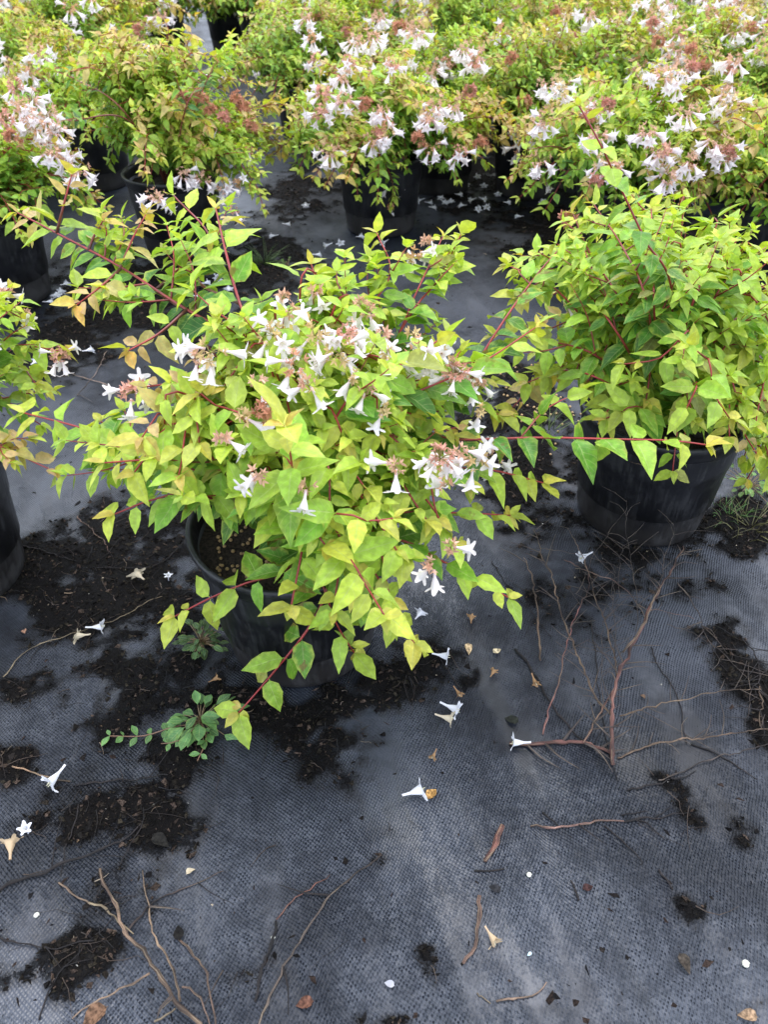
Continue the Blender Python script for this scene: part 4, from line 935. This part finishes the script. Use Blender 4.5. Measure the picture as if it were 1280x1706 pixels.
stick('dead_twig', 'long thin grey-brown twig curving to the bottom edge left of centre', 'twig', [([(638, 1425), (600, 1460), (555, 1505), (520, 1548), (490, 1590), (465, 1630), (445, 1665), (432, 1708)], .0014, .0018, (.10, .075, .06))], seed=37, twigs=2, tw_col=DARK)
stick('dead_twig', 'long straw-coloured stem lying across the mud left of the foreground pot', 'twig', [([(5, 1128), (55, 1080), (120, 1063), (200, 1030), (270, 995)], .0014, .0008, STRAW)], seed=38)
stick('dead_twig', 'brown twig on the mud above the cream flower, left', 'twig', [([(130, 860), (160, 888), (185, 923)], .0016, .0010, (.16, .09, .07))], seed=39)
stick('dead_twig', 'dark curved twig running up to the rim of the foreground pot', 'twig', [([(160, 948), (240, 948), (285, 925), (322, 880, .02), (340, 850, .06)], .0010, .0007, DARK)], seed=40, twigs=1, tw_col=DARK)
stick('dead_twig', 'black twig on the fabric left of the muddy patch', 'twig', [([(22, 908), (70, 918), (128, 937)], .0012, .0007, DARK)], seed=41)
stick('stick', 'tan stick broken under a white flower near the left edge', 'stick', [([(22, 1282), (54, 1288)], .0019, .0016, (.42, .26, .15)), ([(54, 1288), (100, 1296), (116, 1302)], .0015, .0018, (.25, .17, .1))], seed=42)
stick('dead_twig', 'dark twig crossing the mud below the weed, left', 'twig', [([(125, 1310), (190, 1300), (280, 1292)], .0012, .0008, DARK)], seed=43, twigs=2, tw_col=DARK)
stick('dead_twig', 'long grey stick behind the left leaves of the foreground shrub', 'twig', [([(75, 613), (113, 625), (173, 645), (230, 672)], .0020, .0014, (.24, .17, .13))], seed=44)
stick('dead_twig', 'thin grey stick crossing the long grey one behind the foreground shrub', 'twig', [([(178, 588), (155, 625), (128, 660)], .0014, .0010, (.2, .15, .12))], seed=45, twigs=2)
for q, (pts, lab) in enumerate([([(130, 1340), (115, 1400), (100, 1460)], 'thin black root lying between two white flowers and the mud at left'), ([(60, 1700), (120, 1600), (200, 1520)], 'thin black root running up from the bottom left corner'), ([(0, 1560), (90, 1580), (180, 1570)], 'thin dark root lying on the mud by the left edge'), ([(230, 1300), (240, 1370), (200, 1440)], 'thin dark root hanging down the muddy patch under the weed'), ([(820, 935), (870, 1000), (920, 1060)], 'thin dark stem lying under the right leaves of the foreground shrub'), ([(900, 385), (925, 350), (945, 400)], 'thin root by the pot behind the right shrub'), ([(770, 1150), (720, 1080), (700, 1060)], 'thin dark stem by the foot of the foreground pot'), ([(985, 1035), (1010, 1230), (1030, 1300)], 'thin dark stem under the forked dead branch')]):
    stick('root_fibre', lab, 'root', [(pts, .0009, .0006, DARK)], seed=60 + q, twigs=2, tw_col=DARK)

# ------------------------------------------------------------------ dry leaves, shells, petals
def dry_leaf(px, py, ang, size, col, label, dz=.001, curl=.5, cat='dry leaf', name='dry_leaf', m=None):
    T = leaf_template(8, 6, curl, .25, .3, .6, .02, .12); b = Buf()
    v = T[0].copy(); v[:, 2] -= v[:, 2].min()
    v *= size
    low = v.copy(); low[:, 2] -= .0004
    b.add(v, T[1], np.array(col)); b.add(low, T[1][:, ::-1], np.array(col) * .8)
    o = b.build(name, m or M_DRY); p = gp(px, py, dz); o.location = tuple(p); o.rotation_euler = (0, 0, R(ang))
    return tag(o, label, cat)
dry_leaf(524, 1672, 100, .018, (.12, .055, .035), 'small reddish-brown dead leaf near the bottom edge, left of centre')
dry_leaf(182, 1680, 130, .028, (.15, .085, .05), 'curled brown leaf at the bottom left corner under the branches', curl=.9)
dry_leaf(780, 1074, 180, .018, (.50, .36, .20), 'round tan dead leaf right of the foreground pot', curl=.3)
dry_leaf(822, 1090, -50, .016, (.55, .45, .28), 'small pale yellow dead leaf right of the round tan one', curl=.15)
dry_leaf(712, 1336, -35, .020, (.42, .24, .08), 'tan withered petal beside the white flower, lower middle', curl=.8)
dry_leaf(255, 1395, 240, .024, (.012, .011, .009), 'dark wet leaf flat on the fabric beside the muddy patch, lower left', curl=.15)
dry_leaf(300, 1570, 20, .018, (.008, .007, .006), 'black rotten leaf beside the curved twig, lower left', curl=.2)
dry_leaf(970, 1484, -70, .014, (.035, .016, .014), 'dark purple bit of leaf on the bare fabric at right', curl=.3)
dry_leaf(835, 1488, 60, .014, (.02, .02, .022), 'small black flake beside the dotted row of weave, bottom', curl=.2)
dry_leaf(865, 1207, 60, .02, (.02, .022, .016), 'dark wet leaf just above the thick cut end of the dead branch', curl=.2)
dry_leaf(1130, 1590, 200, .02, (.05, .04, .03), 'brown shred of leaf at lower right', curl=.5)
dry_leaf(1262, 1697, 80, .018, (.3, .2, .12), 'tan curled leaf near the bottom right corner', curl=.7)
dry_leaf(1075, 1166, 30, .009, (.14, .09, .06), 'small brown husk right of the dead branch', curl=.9)
dry_leaf(42, 1058, 30, .012, (.35, .2, .13), 'small pinkish husk on the mud at the left edge', curl=.9)
dry_leaf(658, 1645, 70, .011, (.5, .5, .53), 'single white petal curled like a loop near the bottom', curl=.5, cat='petal', name='fallen_petal', m=M_PETAL)
dry_leaf(886, 1588, 120, .0055, (.6, .75, .76), 'tiny white petal flake left of the pale round shell', curl=.2, cat='petal', name='fallen_petal', m=M_PETAL)
dry_leaf(310, 1458, -50, .011, (.7, .6, .42), 'short cream petal beside the dark twig, lower left', curl=1.2, cat='petal', name='fallen_petal', m=M_PETAL)
def shell(px, py, r, label):
    b = Buf(); n = 24; V = []; 
    P = []
    for i in range(90):                     # flat coiled snail shell
        a = i * .2; q = r * .62 * (1 - i / 90 * .88); P.append((math.cos(a) * q, math.sin(a) * q, r * (.28 + .25 * i / 90)))
    rad = [r * .36 * (1 - i / 90 * .75) for i in range(90)]
    tube(b, np.array(P), 0, np.array(rad), (.55, .55, .46), 10)
    o = b.build('snail_shell', M_SHELL); p = gp(px, py, 0); o.location = tuple(p); return tag(o, label, 'shell')
shell(1243, 1607, .0045, 'pale round snail shell alone near the right edge at the bottom')
shell(882, 1458, .0034, 'smaller pale snail shell right of the thick reddish stick')
shell(455, 1564, .0026, 'tiny tan snail shell touching the black half of the reddish twig')
shell(60, 1525, .0034, 'cream snail shell on the mud at lower left')

# ------------------------------------------------------------------ fertilizer pellets
pb = Buf()
def ball(r, n=8):
    pr_ = [(1e-4, -r)] + [(r * math.cos(t), r * math.sin(t)) for t in np.linspace(-1.3, 1.3, 7)] + [(1e-4, r)]; b = Buf(); lathe(b, pr_, 10, (.50, .33, .15)); return b
po = ball(.0024).build('fertilizer_pellet', M_PELLET); pm = po.data; bpy.data.objects.remove(po)
rp2 = random.Random(3)
def pellet(p, label, group):
    o = bpy.data.objects.new('fertilizer_pellet', pm); COL.objects.link(o); o.location = tuple(p); s = rp2.uniform(.8, 1.15); o.scale = (s, s, s * .9)
    tag(o, label, 'pellet', group)
for i in range(75):
    px = rp2.gauss(905, 38); py = 672 + rp2.gauss(0, 26) + (px - 905) * .25
    p = gp(px, py, .002); pellet(p, 'tan fertilizer pellet spilled on the soil between the two foreground pots', 'pellets spilled between the pots')
for i in range(60):
    a = rp2.uniform(2.2, 4.6); q = rp2.uniform(.05, .112); x, y = q * math.cos(a), q * math.sin(a)
    z = mloc[2] + .168 + .014 * float(fbm(np.array([x * 60 + 9]), np.array([y * 60 + 3]), 3, 4)[0]) + .004
    pellet((mloc[0] + x, mloc[1] + y, z), 'tan fertilizer pellet on the soil inside the foreground pot', 'pellets inside the foreground pot')

# ------------------------------------------------------------------ weeds and grass
def weed(label, px, py, n, size, seed, col=(.055, .13, .045), rad=.03, trail=None, dz=0., name='weed'):
    rng = random.Random(seed); c = gp(px, py); root = empty(name, c); tag(root, label, 'weed')
    s, l = Buf(), Buf(); LV = Leaves(WEEDT)
    for i in range(n):
        a = rng.uniform(0, 6.28); q = rad * math.sqrt(rng.random()) * rng.uniform(.4, 1.1); e = np.array((math.cos(a) * q, math.sin(a) * q, rng.uniform(.004, .02)))
        tube(s, spline([(0, 0, .002), e * .5 + UP * .005, e], .008), .0009, .0006, (.20, .14, .07), 4)
        d = nrm((math.cos(a), math.sin(a), rng.uniform(-.2, .5)))
        LV.add(e, d, UP + np.array((rng.gauss(0, .3), rng.gauss(0, .3), 0)), size * rng.uniform(.6, 1.15), np.array(col) * rng.uniform(.7, 1.5), .2)
    for tr in (trail or []):
        P = [gp(x, y, .006) - c for x, y in tr]; P = spline(P, .008); tube(s, P, .001, .0006, (.22, .12, .07), 5)
        for k in range(2, len(P), 2):
            for sg in (1, -1):
                t = nrm(P[k] - P[k - 1]); d = nrm(np.cross(t, UP) * sg + t * .5 + UP * rng.uniform(0, .5))
                LV.add(P[k], d, UP + np.array((rng.gauss(0, .3), rng.gauss(0, .3), 0)), size * rng.uniform(.3, .6), np.array(col) * rng.uniform(.8, 1.5), .2)
    LV.flush(l, rng); s.build('stems', M_STEM, root); l.build('leaves', M_WEED, root)
    return root
weed('broad-leaved green weed with a trailing shoot, growing left of the foreground pot', 335, 1205, 34, .027, 1, rad=.036, trail=[[(325, 1210), (290, 1218), (240, 1228), (185, 1232)], [(330, 1210), (300, 1240), (270, 1245)], [(335, 1205), (345, 1240), (330, 1272)]], col=(.10, .22, .07))
weed('dark small-leaved weed hugging the side of the foreground pot', 338, 1078, 60, .015, 2, rad=.032, col=(.04, .09, .03))
weed('tiny seedling weed on the mud under the shrub with rust-red flower heads', 480, 445, 14, .014, 3, rad=.03, col=(.06, .12, .03))
weed('small sprawling weed under the right side of the right pot', 1245, 815, 40, .016, 4, rad=.05, col=(.10, .2, .05))
def grass(label, px, py, n, h, seed, spread=.03, col=(.08, .13, .04)):
    rng = random.Random(seed); c = gp(px, py); b = Buf()
    for i in range(n):
        a = rng.uniform(0, 6.28); q = rng.uniform(0, spread); o = np.array((math.cos(a) * q, math.sin(a) * q, 0)); L = h * rng.uniform(.5, 1.2); d = nrm((math.cos(a + rng.gauss(0, .6)), math.sin(a + rng.gauss(0, .6)), rng.uniform(.3, 1.5)))
        P = [o, o + d * L * .5, o + d * L * .85 + np.array((d[0] * L * .3, d[1] * L * .3, -L * .08))]; P[2][2] = max(P[2][2], .003)
        P = spline(P, L / 5); tube(b, P, .0009, .0002, np.array(col) * rng.uniform(.6, 1.5), 3)
    o = b.build('grass_tuft', M_STEM); o.location = tuple(c); return tag(o, label, 'grass')
grass('thin grass tuft on the mud behind the foreground shrub', 440, 440, 50, .07, 5)
grass('sparse dry grass tuft right of the right pot', 1250, 880, 40, .05, 6, .05, (.16, .15, .06))
grass('thin grass blades among the spilled pellets', 912, 720, 14, .07, 7, .02, (.14, .2, .06))
grass('short grass at the foot of the right pot', 1215, 860, 30, .03, 8, .03, (.1, .2, .05))
